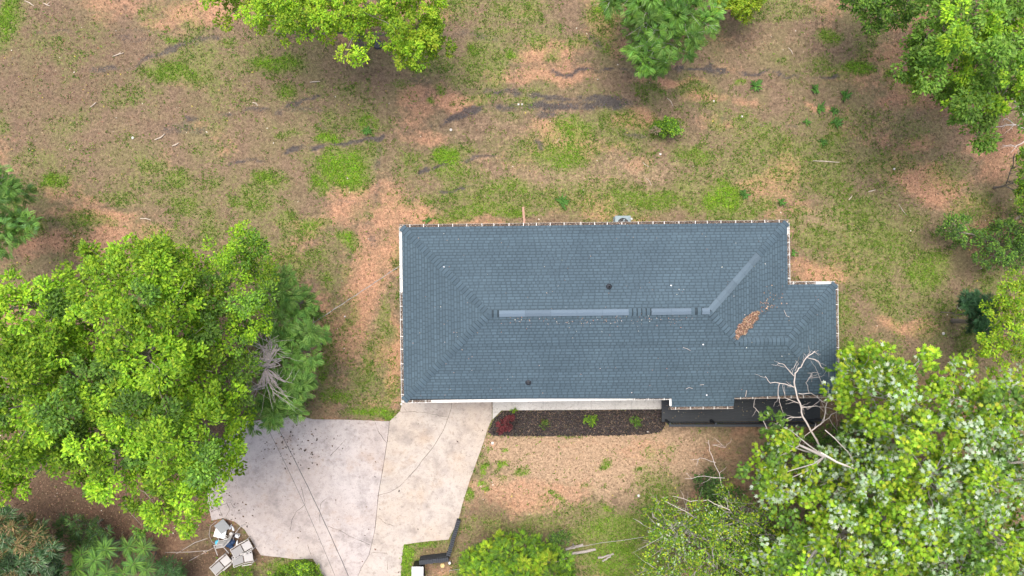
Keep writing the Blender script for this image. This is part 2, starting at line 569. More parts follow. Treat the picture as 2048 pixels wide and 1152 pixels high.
STRAW = [(1040, 985, 110, 45, .75), (1010, 900, 60, 50, .8), (1180, 920, 190, 70, 1.0), (1330, 905, 120, 60, .8), (1060, 905, 80, 50, .8), (1290, 975, 70, 50, .6), (1080, 970, 90, 30, .6), (740, 640, 70, 130, .45), (1130, 350, 200, 40, .4), (1640, 440, 60, 40, .45),
         (560, 230, 130, 60, .25), (1270, 340, 90, 30, .45), (870, 230, 60, 60, .3), (960, 260, 200, 40, .3), (1500, 350, 120, 40, .3), (1000, 330, 120, 30, .3), (1560, 80, 80, 30, .3)]
CHAR = [([(860, 252), (930, 222), (1060, 214), (1190, 216), (1262, 203)], 11, .95), ([(960, 183), (1060, 190), (1150, 200), (1260, 204)], 9, .85), ([(430, 327), (560, 305), (690, 287), (765, 275)], 7, .9),
        ([(370, 240), (470, 226), (555, 222)], 9, .75), ([(570, 205), (640, 190)], 6, .7), ([(840, 348), (900, 325), (1000, 310)], 5, .9), ([(885, 378), (960, 362)], 5, .8), ([(1100, 145), (1330, 140), (1450, 142), (1560, 148), (1690, 158)], 6, .85),
        ([(1440, 242), (1600, 252)], 6, .7), ([(755, 300), (760, 360), (745, 440)], 12, .55), ([(560, 215), (640, 215)], 12, .5), ([(870, 72), (990, 74)], 14, .5), ([(180, 140), (260, 130), (430, 76)], 8, .7), ([(60, 60), (170, 68), (290, 82)], 8, .5),
        ([(330, 262), (410, 258)], 16, .5), ([(740, 445), (748, 490)], 12, .7), ([(1180, 72), (1200, 88)], 12, .7), ([(1380, 330), (1470, 318)], 8, .3), ([(1060, 235), (1110, 232)], 10, .7), ([(1075, 285), (1080, 300)], 9, .7), ([(760, 150), (860, 160)], 12, .4),
        ([(1240, 275), (1290, 268)], 9, .6), ([(680, 395), (720, 400)], 10, .4), ([(1200, 312), (1190, 318)], 10, .3), ([(820, 215), (850, 190)], 12, .4), ([(640, 245), (660, 270)], 8, .5), ([(230, 65), (330, 60)], 8, .4), ([(1420, 130), (1440, 165)], 9, .6)]
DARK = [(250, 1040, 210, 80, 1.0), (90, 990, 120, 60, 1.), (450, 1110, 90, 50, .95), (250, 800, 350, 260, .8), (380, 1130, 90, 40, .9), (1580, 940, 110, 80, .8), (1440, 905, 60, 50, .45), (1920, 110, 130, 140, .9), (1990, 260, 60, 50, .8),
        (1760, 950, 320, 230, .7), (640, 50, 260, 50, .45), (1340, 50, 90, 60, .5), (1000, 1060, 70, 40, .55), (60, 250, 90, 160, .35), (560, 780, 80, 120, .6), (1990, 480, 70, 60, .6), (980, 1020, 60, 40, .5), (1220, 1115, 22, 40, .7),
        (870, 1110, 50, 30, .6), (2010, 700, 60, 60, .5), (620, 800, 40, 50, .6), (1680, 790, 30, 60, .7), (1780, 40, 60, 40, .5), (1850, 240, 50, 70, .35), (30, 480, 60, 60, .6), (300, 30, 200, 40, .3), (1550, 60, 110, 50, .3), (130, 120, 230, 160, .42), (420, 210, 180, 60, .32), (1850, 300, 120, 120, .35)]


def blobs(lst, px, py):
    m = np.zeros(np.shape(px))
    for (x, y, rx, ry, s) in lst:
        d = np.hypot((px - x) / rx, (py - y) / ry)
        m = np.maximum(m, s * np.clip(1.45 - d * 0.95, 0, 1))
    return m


def cover(X, Y):
    px, py = to_px(X, Y)
    wx = (fbm(X, Y, 1.3, 3, 11) - .5) * 60
    wy = (fbm(X, Y, 1.3, 3, 23) - .5) * 40
    qx, qy = px + wx, py + wy
    g = blobs(GRASS, qx, qy)
    gb = 0.16 + 0.48 * np.clip((fbm(X, Y * 1.3, 1.9, 5, 5) - .44) * 4.2, 0, 1)
    c = np.maximum(blobs(CLAY, qx, qy), 0.72 * np.clip((fbm(X * .6, Y, 2.2, 5, 31) - .47) * 4.0, 0, 1))
    ch = np.zeros(np.shape(px))
    for line, w, s in CHAR:
        ch = np.maximum(ch, s * np.clip(1.5 - seg_dist(line, px + wx * .4, py + wy * .6 + (fbm(X, Y, .5, 3, 61) - .5) * 16, False) / (w * .75), 0, 1))
    ch = ch * np.clip(fbm(X, Y, .9, 4, 41) * 3.2 - .5, 0, 1.25)
    st = blobs(STRAW, qx, qy)
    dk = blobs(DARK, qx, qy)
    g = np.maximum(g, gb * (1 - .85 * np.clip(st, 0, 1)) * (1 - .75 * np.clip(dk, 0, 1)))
    c = c * (1 - .7 * np.clip(st - .3, 0, 1))
    return g, c * (1 - .6 * np.clip(g - .4, 0, 1)), ch, st, dk


HARD = [DRIVE, WALK, BED, HOUSE]


def hard_dist(px, py):
    d = np.full(np.shape(px), 1e9)
    for q in HARD:
        dd = seg_dist(q, px, py)
        d = np.minimum(d, np.where(inside(q, px, py), 0, dd))
    return d


def ground_h(X, Y):
    px, py = to_px(X, Y)
    k = np.clip(hard_dist(px, py) / 60.0, 0, 1)
    return k * ((fbm(X, Y, 2.4, 4, 3) - .5) * .16 + (fbm(X, Y, .5, 2, 8) - .5) * .05)


# ------------------------------------------------------------------ ground sheet
dense_x = np.arange(-33, 33.01, .15)
dense_y = np.arange(-21, 21.01, .15)
far = np.array([1.5, 4, 9, 20, 45, 100, 220, 480])
gx = np.concatenate([-33 - far[::-1], dense_x, 33 + far])
gy = np.concatenate([-21 - far[::-1], dense_y, 21 + far])
GX, GY = np.meshgrid(gx, gy)
gz = ground_h(GX, GY)
mb = MB()
ny, nx = GX.shape
ii = np.arange(ny - 1)[:, None] * nx + np.arange(nx - 1)[None]
mb.add(np.c_[GX.ravel(), GY.ravel(), gz.ravel()], [np.stack([ii, ii + 1, ii + nx + 1, ii + nx], -1).reshape(-1, 4)])
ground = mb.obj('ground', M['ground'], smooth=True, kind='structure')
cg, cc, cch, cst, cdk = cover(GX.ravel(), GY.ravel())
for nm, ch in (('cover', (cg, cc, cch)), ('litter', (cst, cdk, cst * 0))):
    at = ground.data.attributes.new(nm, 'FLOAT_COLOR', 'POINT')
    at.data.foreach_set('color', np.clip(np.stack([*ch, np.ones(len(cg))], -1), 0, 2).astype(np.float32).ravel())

# ------------------------------------------------------------------ templates for leaves
DIAMOND = (np.array([(0, 0, 0), (.45, .28, .07), (1, 0, -.04), (.45, -.28, .07)]), np.array([(0, 3, 2), (0, 2, 1)]))
BLADE = (np.array([(0, .05, 0), (.5, .06, .05), (1, 0, 0), (.5, -.06, .05), (0, -.05, 0)]), np.array([(0, 4, 3), (0, 3, 2), (0, 2, 1)]))


def star_template():
    pts = []
    R = [1.0, .42, .85, .36, .6]
    A = [0, 24, 48, 78, 108]
    for r, a in zip(R, A):
        pts.append((r, a))
    out = [(r, a) for r, a in pts] + [(.12, 180)] + [(r, -a) for r, a in pts[:0:-1]]
    v = [(.0, 0, .05)] + [(r * math.cos(math.radians(a)) * .62 + .3, r * math.sin(math.radians(a)) * .62, -.12 * r) for r, a in out]
    n = len(out)
    f = [(0, 1 + i, 1 + (i + 1) % n) for i in range(n)]
    return np.array(v), np.array(f)


STAR = star_template()


def frond_template(pairs, leafl=.3, width=.5, taper=.5, droop=.25):
    V, Fc = [], []
    for i in range(pairs):
        t = .12 + .86 * i / (pairs - 1)
        l = leafl * (math.sin(math.pi * (t * .8 + .12))) * (1 - taper * (t - .5) * .4)
        for s in (-1, 1):
            k = len(V)
            z = -droop * t * t
            x1, y1 = t + .35 * l, s * l
            w = l * width * .5
            V += [(t, 0, z), (t + .12 * l + w, s * l * .5, z - .02), (x1, y1, z - .08), (t + .12 * l - w * .6, s * l * .55, z - .02)]
            Fc += [(k, k + 1, k + 2) if s < 0 else (k, k + 2, k + 1), (k, k + 2, k + 3) if s < 0 else (k, k + 3, k + 2)]
    return np.array(V), np.array(Fc)


FROND = frond_template(9, .24, .62)
FROND_BIG = frond_template(13, .17, .62, droop=.35)
BLADES3 = None


def rand_dirs(n, up=0.0):
    v = rng.normal(size=(n, 3))
    v[:, 2] += up
    return unit(v)


def pick(pal, n, jit=.18):
    pal = np.asarray(pal, float)
    c = pal[rng.integers(0, len(pal), n)]
    return np.clip(c * (1 + rng.normal(0, jit, (n, 1))) * (1 + rng.normal(0, jit * .3, (n, 3))), 0.004, .95)


# ------------------------------------------------------------------ grass, weeds and fallen leaves on the yard
def scatter(n, x0=-30, x1=30, y0=-18, y1=18):
    return rng.uniform(x0, x1, n), rng.uniform(y0, y1, n)


X, Y = scatter(560000)
px, py = to_px(X, Y)
ok = np.ones(len(X), bool)
for q in HARD:
    ok &= ~inside(q, px, py)
X, Y = X[ok], Y[ok]
g, c, ch, st, dk = cover(X, Y)
n_small = .78 * fbm(X, Y, .42, 3, 17) + .22 * rng.random(len(X))
edge_ = hard_dist(*to_px(X, Y))
prob = np.clip((g + (n_small - .5) * 1.2 - .32 + .5 * np.clip(1 - edge_ / 7, 0, 1)) * 1.25, 0.012, 1) * (1 - .75 * np.clip(ch, 0, 1)) * (1 - .6 * np.clip(dk, 0, 1) * (g < .6))
keep = rng.random(len(X)) < prob * .8
X, Y, g = X[keep], Y[keep], g[keep]
zz = ground_h(X, Y)
n = len(X)
pal_dark = np.array([(.12, .20, .03), (.15, .24, .035), (.10, .18, .035), (.19, .23, .06)])
pal_brt = np.array([(.20, .36, .03), (.24, .40, .035), (.16, .31, .03)])
brt = np.clip((g - .55) * 2.2, 0, 1)[:, None]
tint = pick(pal_dark, n) * (1 - brt) + pick(pal_brt, n) * brt
mb = MB()
for k in range(3):
    a = rng.uniform(0, 2 * math.pi, n)
    d = np.stack([np.cos(a), np.sin(a), rng.uniform(.25, .9, n)], -1)
    nr = np.stack([-.5 * np.cos(a), -.5 * np.sin(a), np.ones(n)], -1)
    off = np.stack([rng.normal(0, .035, n), rng.normal(0, .035, n), np.zeros(n)], -1)
    mb.leaves(DIAMOND[0] * np.array([1, .7, 1]), DIAMOND[1], np.c_[X, Y, zz] + off, d, nr, rng.uniform(.05, .13, n) * (1 + .25 * brt[:, 0]), tint * rng.uniform(.8, 1.2, (n, 1)))
tag(mb.obj('grass', M['leafm'], kind='stuff'), 'patchy green grass and low weeds over the bare yard', 'grass', kind='stuff')
print('grass tufts', n)

# dry leaves, straw and chips
X, Y = scatter(230000)
px, py = to_px(X, Y)
ok = np.ones(len(X), bool)
for q in (WALK, BED, HOUSE):
    ok &= ~inside(q, px, py)
drv = inside(DRIVE, px, py)
X, Y, px, py, drv = X[ok], Y[ok], px[ok], py[ok], drv[ok]
g, c, ch, st, dk = cover(X, Y)
dl = np.hypot((px - 600) / 70, (py - 890) / 45)
dl2 = np.hypot((px - 470) / 50, (py - 1020) / 40)
pd = np.where(drv, .22 * np.clip(1.4 - dl, 0, 1) ** 1.5 + .16 * np.clip(1.3 - dl2, 0, 1) + .004, .05 + .22 * np.clip(st, 0, 1) + .6 * np.clip(dk, 0, 1) + .04 * (1 - np.clip(g, 0, 1)))
keep = rng.random(len(X)) < pd
X, Y, drv, st, dk = X[keep], Y[keep], drv[keep], st[keep], dk[keep]
n = len(X)
zz = np.where(drv, .048, ground_h(X, Y) + .012)
tl = pick([(.20, .13, .085), (.25, .17, .11), (.14, .09, .06), (.28, .21, .14), (.11, .075, .055), (.22, .12, .08)], n)
ts = pick([(.42, .31, .20), (.36, .25, .16), (.28, .19, .12), (.25, .16, .10), (.14, .10, .065)], n)
w = np.clip(st, 0, 1)[:, None] * (rng.random((n, 1)) < .8)
tint = tl * (1 - w) + ts * w
tint = np.where(drv[:, None], pick([(.09, .055, .04), (.13, .08, .05), (.06, .045, .04)], n), tint)
br = rng.random(n) < .008
tint[br] = (.62, .58, .5)
br = rng.random(n) < .012
tint[br] = (.50, .42, .08)
d = rand_dirs(n)
d[:, 2] *= .25
mb = MB()
mb.leaves(DIAMOND[0], DIAMOND[1], np.c_[X, Y, zz], d, rand_dirs(n, 2.0), rng.uniform(.05, .115, n) * np.where(drv, 1.25, 1), tint)
tag(mb.obj('fallen_leaves', M['tint'], kind='stuff'), 'dry brown fallen leaves and straw scattered over yard and driveway', 'leaves', kind='stuff')

# ------------------------------------------------------------------ driveway, walkway, planting bed
def inset(poly, d):
    p = np.asarray(poly, float)
    A = np.sum(p[:, 0] * np.roll(p[:, 1], -1) - np.roll(p[:, 0], -1) * p[:, 1])
    if A < 0:
        p = p[::-1]
    n = len(p)
    out = []
    for i in range(n):
        a, b, c = p[i - 1], p[i], p[(i + 1) % n]
        e1, e2 = unit(b - a), unit(c - b)
        n1, n2 = np.array([-e1[1], e1[0]]), np.array([-e2[1], e2[0]])
        h = n1 + n2
        h = h / max(h @ h * .5, .35)
        out.append(b + h * d)
    return np.array(out)


def roughen(poly, step=.35, amp=.02, seed=0):
    """Ragged slab edges: split each side and push the new points a little."""
    p = np.asarray(poly, float)
    r = np.random.default_rng(seed)
    out = []
    for i in range(len(p)):
        a, b = p[i], p[(i + 1) % len(p)]
        L_ = np.linalg.norm(b - a)
        k = max(1, int(L_ / step))
        for j in range(k):
            q = a + (b - a) * j / k
            out.append(q + (r.normal(0, amp, 2) if j else 0))
    return np.array(out)


def flat_from_poly(name, poly, z0, z1, mat, parent=None, kind=None):
    """A slab from an outline that may be concave."""
    from mathutils.geometry import tessellate_polygon
    p = np.asarray(poly, float)
    A = np.sum(p[:, 0] * np.roll(p[:, 1], -1) - np.roll(p[:, 0], -1) * p[:, 1])
    if A < 0:
        p = p[::-1]
    n = len(p)
    tris = tessellate_polygon([[Vector((x, y, 0)) for x, y in p]])
    V = np.vstack([np.c_[p, np.full(n, z1)], np.c_[p, np.full(n, z0)]])
    F = []
    for t in tris:
        a, b, c = p[t[0]], p[t[1]], p[t[2]]
        if (b[0] - a[0]) * (c[1] - a[1]) - (b[1] - a[1]) * (c[0] - a[0]) < 0:
            t = t[::-1]
        F.append(tuple(t))
    F += [(i, n + i, n + (i + 1) % n, (i + 1) % n) for i in range(n)]
    m_ = MB()
    m_.add(V, F)
    return m_.obj(name, mat, parent, kind=kind)


drive = flat_from_poly('driveway', inset(px_poly(DRIVE), .03), .0, .012, M['soil'], kind='structure')
iA = DRIVE.index((780, 842))
S1 = DRIVE[DRIVE.index((690, 1300)):iA] + JOINT1 + JOINT1B
S2 = [(779, 842), (800, 822), (806, 800)] + JOINT2 + JOINT1[::-1][1:-1]
S3 = [(904, 798)] + DRIVE[1:DRIVE.index((795, 1300)) + 1] + JOINT1B[::-1] + JOINT2[::-1][1:-1]
for k, sl in enumerate((S1, S2, S3)):
    flat_from_poly('slab', roughen(inset(px_poly(sl), .008), .4, .009, k), .0, .042 - .003 * k, M['drive_grey'] if k == 0 else M['drive'], drive)
CRACKS = [[(800, 824), (820, 823), (850, 825), (885, 832), (896, 834)], [(645, 1048), (680, 1060), (700, 1072), (735, 1087), (742, 1090)], [(750, 842), (757, 862), (766, 876), (774, 886)],
          [(660, 912), (674, 898), (690, 880)], [(603, 972), (611, 1008), (592, 1024), (584, 1040), (581, 1062)], [(615, 1088), (619, 1100), (624, 1112)], [(742, 1105), (760, 1105), (776, 1107)],
          [(640, 1046), (640, 1020), (643, 1005), (656, 995)], [(806, 812), (815, 824)], [(430, 1000), (444, 1010), (462, 1004), (470, 1018)], [(425, 1022), (440, 1018), (446, 1034)], [(454, 1003), (460, 1020), (452, 1034)],
          [(775, 872), (776, 885)], [(757, 1035), (770, 1045), (790, 1052)], [(775, 1120), (776, 1140)]]
for k, cr in enumerate(CRACKS):
    pts = px_poly(cr)
    q = [pts[0]]
    for a, b in zip(pts[:-1], pts[1:]):
        m_ = max(2, int(np.linalg.norm(b - a) / .12))
        for j in range(1, m_ + 1):
            q.append(a + (b - a) * j / m_ + (rng.normal(0, .012, 2) if j < m_ else 0))
    q = np.array(q)
    t = unit(np.gradient(q, axis=0))
    nrm = np.c_[-t[:, 1], t[:, 0]]
    w = rng.uniform(.003, .012, len(q))[:, None]
    w[0] = w[-1] = .002
    top = .0445
    V = np.vstack([np.c_[q + nrm * w, np.full(len(q), top)], np.c_[q - nrm * w, np.full(len(q), top)]])
    m_ = MB()
    nq = len(q)
    m_.add(V, [(i, nq + i, nq + i + 1, i + 1) for i in range(nq - 1)])
    m_.obj('crack', M['soil'], drive)

walk = flat_from_poly('walkway', inset(px_poly(WALK), .02), .0, .015, M['soil'], kind='structure')
cuts = [985, 1086, 1182, 1262, 1324]
for k in range(4):
    x0, x1 = cuts[k], cuts[k + 1]
    t0 = [(x, 796 - (x - 985) * .0118) for x in (x0, x1)]
    b0 = [(x1, 820.5 - (x1 - 1003) * .0075), (max(x0, 1003), 820.5 - (max(x0, 1003) - 1003) * .0075)]
    pl = t0 + b0 + ([(985, 839)] if k == 0 else [])
    flat_from_poly('slab', inset(px_poly(pl), .005), .0, .06, M['walk'], walk)

bed = flat_from_poly('mulch_bed', roughen(px_poly(BED), .2, .03, 5), .0, .025, M['mulch'], kind='structure')
X, Y = scatter(60000, -1.5, 8, -7.8, -5.5)
px, py = to_px(X, Y)
ok = inside(BED, px, py)
X, Y = X[ok], Y[ok]
n = len(X)
d = rand_dirs(n)
d[:, 2] *= .4
mb = MB()
tint = pick([(.045, .038, .038), (.06, .052, .052), (.032, .028, .028), (.085, .07, .062)], n, .3)
tint[rng.random(n) < .08] = (.22, .16, .11)
mb.leaves(DIAMOND[0], DIAMOND[1], np.c_[X, Y, np.full(n, .035)], d, rand_dirs(n, 1.2), rng.uniform(.04, .10, n), tint)
tag(mb.obj('mulch', M['tint'], kind='stuff'), 'black shredded mulch filling the bed beside the walkway', 'mulch', kind='stuff')
# ------------------------------------------------------------------ house
ZE = 2.75                         # eave height
TH = 0.0125                       # the house is turned slightly to the picture
O2 = P(803.7, 454.8, ZE)[:2]
EU = np.array([math.cos(TH), math.sin(TH)])
EV = np.array([-math.sin(TH), math.cos(TH)])
L_, D_, W_, WN_ = 17.70, 7.95, 2.20, 2.85
SL = 1 / 3.0
HALF = D_ / 2
WR = (D_ - WN_) / 2
X0E, X1E, XD = 12.30, 15.20, .48   # porch roof extension


def uv(u, v, z):
    q = O2 + EU * u + EV * v
    return np.array([q[0], q[1], z])


def uvs(U, V, Z):
    U, V, Z = np.broadcast_arrays(np.asarray(U, float), np.asarray(V, float), np.asarray(Z, float))
    return np.stack([O2[0] + EU[0] * U + EV[0] * V, O2[1] + EU[1] * U + EV[1] * V, Z], -1)


R1, R2 = (HALF, -HALF), (L_ - HALF, -HALF)
RA, RB = (L_ - WR, -D_ + WR), (L_ + W_ - WR, -D_ + WR)
# face: outline, distance up the slope t(u, v), and (along, t) -> (u, v)
FACES = {
    'north': ([(0, 0), R1, R2, (L_, 0)], lambda u, v: -v, lambda a, t: (a, -t), lambda u, v: u),
    'west': ([(0, 0), (0, -D_), R1], lambda u, v: u, lambda a, t: (t, a), lambda u, v: v),
    'south': ([(0, -D_), (X0E, -D_), (X0E, -D_ - XD), (X1E, -D_ - XD), (X1E, -D_), (L_ + W_, -D_), RB, RA, R2, R1], lambda u, v: v + D_, lambda a, t: (a, t - D_), lambda u, v: u),
    'east': ([(L_, 0), R2, RA, (L_, -WN_)], lambda u, v: L_ - u, lambda a, t: (L_ - t, a), lambda u, v: v),
    'wing_north': ([(L_, -WN_), RA, RB, (L_ + W_, -WN_)], lambda u, v: -WN_ - v, lambda a, t: (a, -WN_ - t), lambda u, v: u),
    'wing_east': ([(L_ + W_, -WN_), RB, (L_ + W_, -D_)], lambda u, v: L_ + W_ - u, lambda a, t: (L_ + W_ - t, a), lambda u, v: v),
}


def face_z(name, u, v):
    return ZE + SL * FACES[name][1](u, v)


def roof_z(u, v):
    zs = [ZE + SL * (-v), ZE + SL * u, ZE + SL * (v + D_)]
    z_main = min(zs + [ZE + SL * (L_ - u)])
    z_wing = min(ZE + SL * (-WN_ - v), ZE + SL * (v + D_), ZE + SL * (L_ + W_ - u))
    return max(z_main, z_wing)


house = thing('house', 'single-storey house with a dark slate-grey hipped shingle roof and white gutters', 'house', uv(L_ / 2, -D_ / 2, 0))
# walls and soffit
eave = [(0, 0), (L_, 0), (L_, -WN_), (L_ + W_, -WN_), (L_ + W_, -D_), (X1E, -D_), (X1E, -D_ - XD), (X0E, -D_ - XD), (X0E, -D_), (0, -D_)]
eave_z = [ZE] * 6 + [ZE - SL * XD] * 2 + [ZE] * 2
OV = .42
wall_uv = [(OV, -OV), (L_ - OV, -OV), (L_ - OV, -WN_ - OV), (L_ + W_ - OV, -WN_ - OV), (L_ + W_ - OV, -D_ + OV), (OV, -D_ + OV)]
mb = MB()
for i in range(len(wall_uv)):
    a, b = wall_uv[i], wall_uv[(i + 1) % len(wall_uv)]
    da = unit(np.array(b) - np.array(a))
    nn = np.array([-da[1], da[0]]) * .1
    pl = [np.array(a) - nn, np.array(b) - nn, np.array(b) + nn, np.array(a) + nn]
    mb.prism([uv(q[0], q[1], 0)[:2] for q in pl], -.1, ZE - .12)
wall = mb.obj('wall', M['brickwall'], house)
for (u, v, ww, hh, ax, zc) in [(2.2, -D_ + OV, 1.5, 1.2, 0, 1.5), (5.2, -D_ + OV, 1.5, 1.2, 0, 1.5), (8.6, -D_ + OV, 1.5, 1.2, 0, 1.5), (16.8, -D_ + OV, 1.6, 1.2, 0, 1.5),
                              (3, -OV, 1.2, 1.1, 0, 1.5), (8, -OV, 1.2, 1.1, 0, 1.5), (14, -OV, 1.2, 1.1, 0, 1.5), (OV, -3, 1.1, 1.1, 1, 1.5), (L_ + W_ - OV, -5.4, 1.2, 1.1, 1, 1.5)]:
    mb = MB()
    c_ = uv(u, v, zc)
    mb.box(c_, (ww + .14, .26, hh + .14) if ax == 0 else (.26, ww + .14, hh + .14), TH)
    w_o = mb.obj('window', M['white'], house)
    mb = MB()
    mb.box(c_, (ww, .29, hh) if ax == 0 else (.29, ww, hh), TH)
    mb.obj('pane', M['glass'], w_o)
mb = MB()
mb.box(uv(13.6, -D_ + OV, 1.45), (.95, .27, 2.05), TH)
d_o = mb.obj('door', M['door'], house)
mb = MB()
mb.tube([uv(13.95, -D_ + OV - .2, 1.4), uv(13.95, -D_ + OV - .2, 1.55)], .02)
mb.obj('handle', M['steel'], d_o)

# roof deck with fascia and soffit
mb = MB()
for nm, (poly, tf, inv, al) in FACES.items():
    pts = [uv(u, v, ZE + SL * tf(u, v) - .012) for u, v in poly]
    from mathutils.geometry import tessellate_polygon
    tr = tessellate_polygon([[Vector((p[0], p[1], 0)) for p in pts]])
    F_ = []
    for t in tr:
        a, b, c = [pts[q] for q in t]
        F_.append(tuple(t) if np.cross(b - a, c - a)[2] > 0 else tuple(t)[::-1])
    mb.add(pts, F_, (.03, .035, .04))
n = len(eave)
top = [uv(u, v, z - .012) for (u, v), z in zip(eave, eave_z)]
bot = [uv(u, v, z - .19) for (u, v), z in zip(eave, eave_z)]
mb.add(top + bot, [(i, (i + 1) % n, n + (i + 1) % n, n + i) for i in range(n)], (.6, .6, .58))
tr = tessellate_polygon([[Vector((p[0], p[1], 0)) for p in bot]])
mb.add(bot, [tuple(t) for t in tr], (.6, .6, .58))
roof = mb.obj('roof', M['tint'], house)


def crossings(poly, tf, al, t):
    """Where the level line at distance t up the slope enters and leaves the face."""
    out = []
    n = len(poly)
    for i in range(n):
        a, b = poly[i], poly[(i + 1) % n]
        ta, tb = tf(*a), tf(*b)
        if (ta > t) != (tb > t):
            k = (t - ta) / (tb - ta)
            out.append(al(*a) + k * (al(*b) - al(*a)))
    return sorted(out)


EXPO = .1356
BASE = np.array((.065, .102, .130))
for nm, (poly, tf, inv, al) in FACES.items():
    mb = MB()
    ts = [tf(*q) for q in poly]
    t = min(ts)
    tmax = max(ts)
    Vq, Tq = [], []
    row = 0
    while t < tmax - .02:
        t1 = min(t + EXPO, tmax)
        c0 = crossings(poly, tf, al, t + 1e-4)
        c1 = crossings(poly, tf, al, t1 - 1e-4)
        if len(c0) != len(c1):
            c1 = crossings(poly, tf, al, (t + t1) / 2)
            c0 = c1 if len(c0) != len(c1) else c0
        rt = BASE * rng.uniform(.92, 1.06)
        for i in range(0, len(c0) - 1, 2):
            a0, b0, a1, b1 = c0[i], c0[i + 1], c1[i], c1[i + 1]

            def pt(a, tt, dz):
                u, v = inv(a, tt)
                return uv(u, v, ZE + SL * tt + dz)
            # the course itself: butt edge proud, top edge tucked under the next course
            tm = t1 - .034
            km = (tm - t) / (t1 - t)
            am, bm2 = a0 + (a1 - a0) * km, b0 + (b1 - b0) * km
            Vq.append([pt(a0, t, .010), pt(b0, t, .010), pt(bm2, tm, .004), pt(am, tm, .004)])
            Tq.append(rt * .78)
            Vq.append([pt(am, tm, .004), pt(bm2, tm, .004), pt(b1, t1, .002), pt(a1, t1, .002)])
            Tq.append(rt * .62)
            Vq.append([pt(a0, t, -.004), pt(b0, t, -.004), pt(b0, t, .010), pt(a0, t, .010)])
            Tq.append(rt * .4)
            # laminated tabs of uneven width
            x = a0 + rng.uniform(-.25, 0)
            while x < b0:
                w = rng.uniform(.12, .30)
                x0, x1 = max(x, a0 + .01), min(x + w, b0 - .01)
                xa, xb = max(x0, min(a1, b1)), min(x1, max(a1, b1))
                if x1 - x0 > .05:
                    s_ = min(.012, (x1 - x0) * .2)
                    xa = max(x0 + s_, a1 + .005) if a1 > x0 else x0 + s_
                    xb = min(x1 - s_, b1 - .005) if b1 < x1 else x1 - s_
                    if xb > xa:
                        col = rt * rng.choice([1.0, 1.05, 1.1, .95], p=[.5, .2, .1, .2])
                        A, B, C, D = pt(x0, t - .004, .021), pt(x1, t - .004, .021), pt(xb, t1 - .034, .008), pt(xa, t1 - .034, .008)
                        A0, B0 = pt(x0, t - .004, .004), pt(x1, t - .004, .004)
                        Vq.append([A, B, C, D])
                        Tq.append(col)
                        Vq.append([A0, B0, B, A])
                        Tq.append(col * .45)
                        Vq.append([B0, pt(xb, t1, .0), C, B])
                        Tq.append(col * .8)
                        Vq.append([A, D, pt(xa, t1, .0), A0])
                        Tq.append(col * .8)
                x += w + rng.uniform(.03, .065)
        t = t1
        row += 1
    Vq = np.array(Vq)
    # keep every top facing outwards
    nz = np.cross(Vq[:, 1] - Vq[:, 0], Vq[:, 2] - Vq[:, 0])[:, 2]
    flip = nz < -1e-7
    Vq[flip] = Vq[flip][:, ::-1]
    k = len(Vq)
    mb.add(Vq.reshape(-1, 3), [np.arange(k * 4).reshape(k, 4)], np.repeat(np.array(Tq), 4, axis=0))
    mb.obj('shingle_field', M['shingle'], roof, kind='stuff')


def cap_mesh(name, d2, fa, fb, p0, length, wide, lift0, lift1, tint):
    """One folded cap piece starting at p0 and running along d2; its wings lie on the two roof faces."""
    d2 = unit(np.array(d2, float))
    nrm = np.array([-d2[1], d2[0]])
    p0 = np.array(p0, float)
    o = uv(p0[0], p0[1], 0)
    V = []
    for s, lf in ((0, lift0), (length, lift1)):
        q = p0 + d2 * s
        for sd in (1, .12, 0, -.12, -1):
            r = q + nrm * sd * wide
            f = fa if sd >= 0 else fb
            z = min(face_z(fa, *r), face_z(fb, *r))
            V.append(uv(r[0], r[1], z + lf) - o)
    top = np.array(V)
    lo = top - np.array([0, 0, .02])
    F_ = [(i, i + 5, i + 6, i + 1) for i in range(4)]
    F_ = [f[::-1] if np.cross(top[f[1]] - top[f[0]], top[f[2]] - top[f[0]])[2] < 0 else f for f in F_]
    F_ += [(0, 1, 11, 10), (1, 2, 12, 11), (2, 3, 13, 12), (3, 4, 14, 13), (0, 5, 15, 10), (4, 9, 19, 14), (5, 6, 16, 15), (6, 7, 17, 16), (7, 8, 18, 17), (8, 9, 19, 18)]
    m_ = MB()
    m_.add(np.vstack([top, lo]), F_, tint)
    return m_.mesh(name, M['shingle']), o


def cap_run(p0, p1, fa, fb, step=.175, wide=.17):
    p0, p1 = np.array(p0, float), np.array(p1, float)
    L2 = np.linalg.norm(p1 - p0)
    d2 = (p1 - p0) / L2
    meshes = [cap_mesh('cap_shingle', d2, fa, fb, p0 + d2 * .4, step * .84, wide, .058, .034, BASE * k)[0] for k in (1.0, 1.1, .9)]
    n = int(L2 / step)
    me, o = cap_mesh('cap_shade_strip', d2, fa, fb, p0, L2, wide * .97, .026, .026, BASE * .45)  # added dark strip; its colour stands in for shade between the caps
    inst('cap_shade_strip', me, o, parent=roof)
    for i in range(n):
        q = p0 + d2 * (i * L2 / n)
        z = min(face_z(fa, *q), face_z(fb, *q)) - min(face_z(fa, *(p0 + d2 * .4)), face_z(fb, *(p0 + d2 * .4)))
        inst('cap_shingle', meshes[random.choice((0, 1, 2))], uv(q[0], q[1], z), parent=roof)


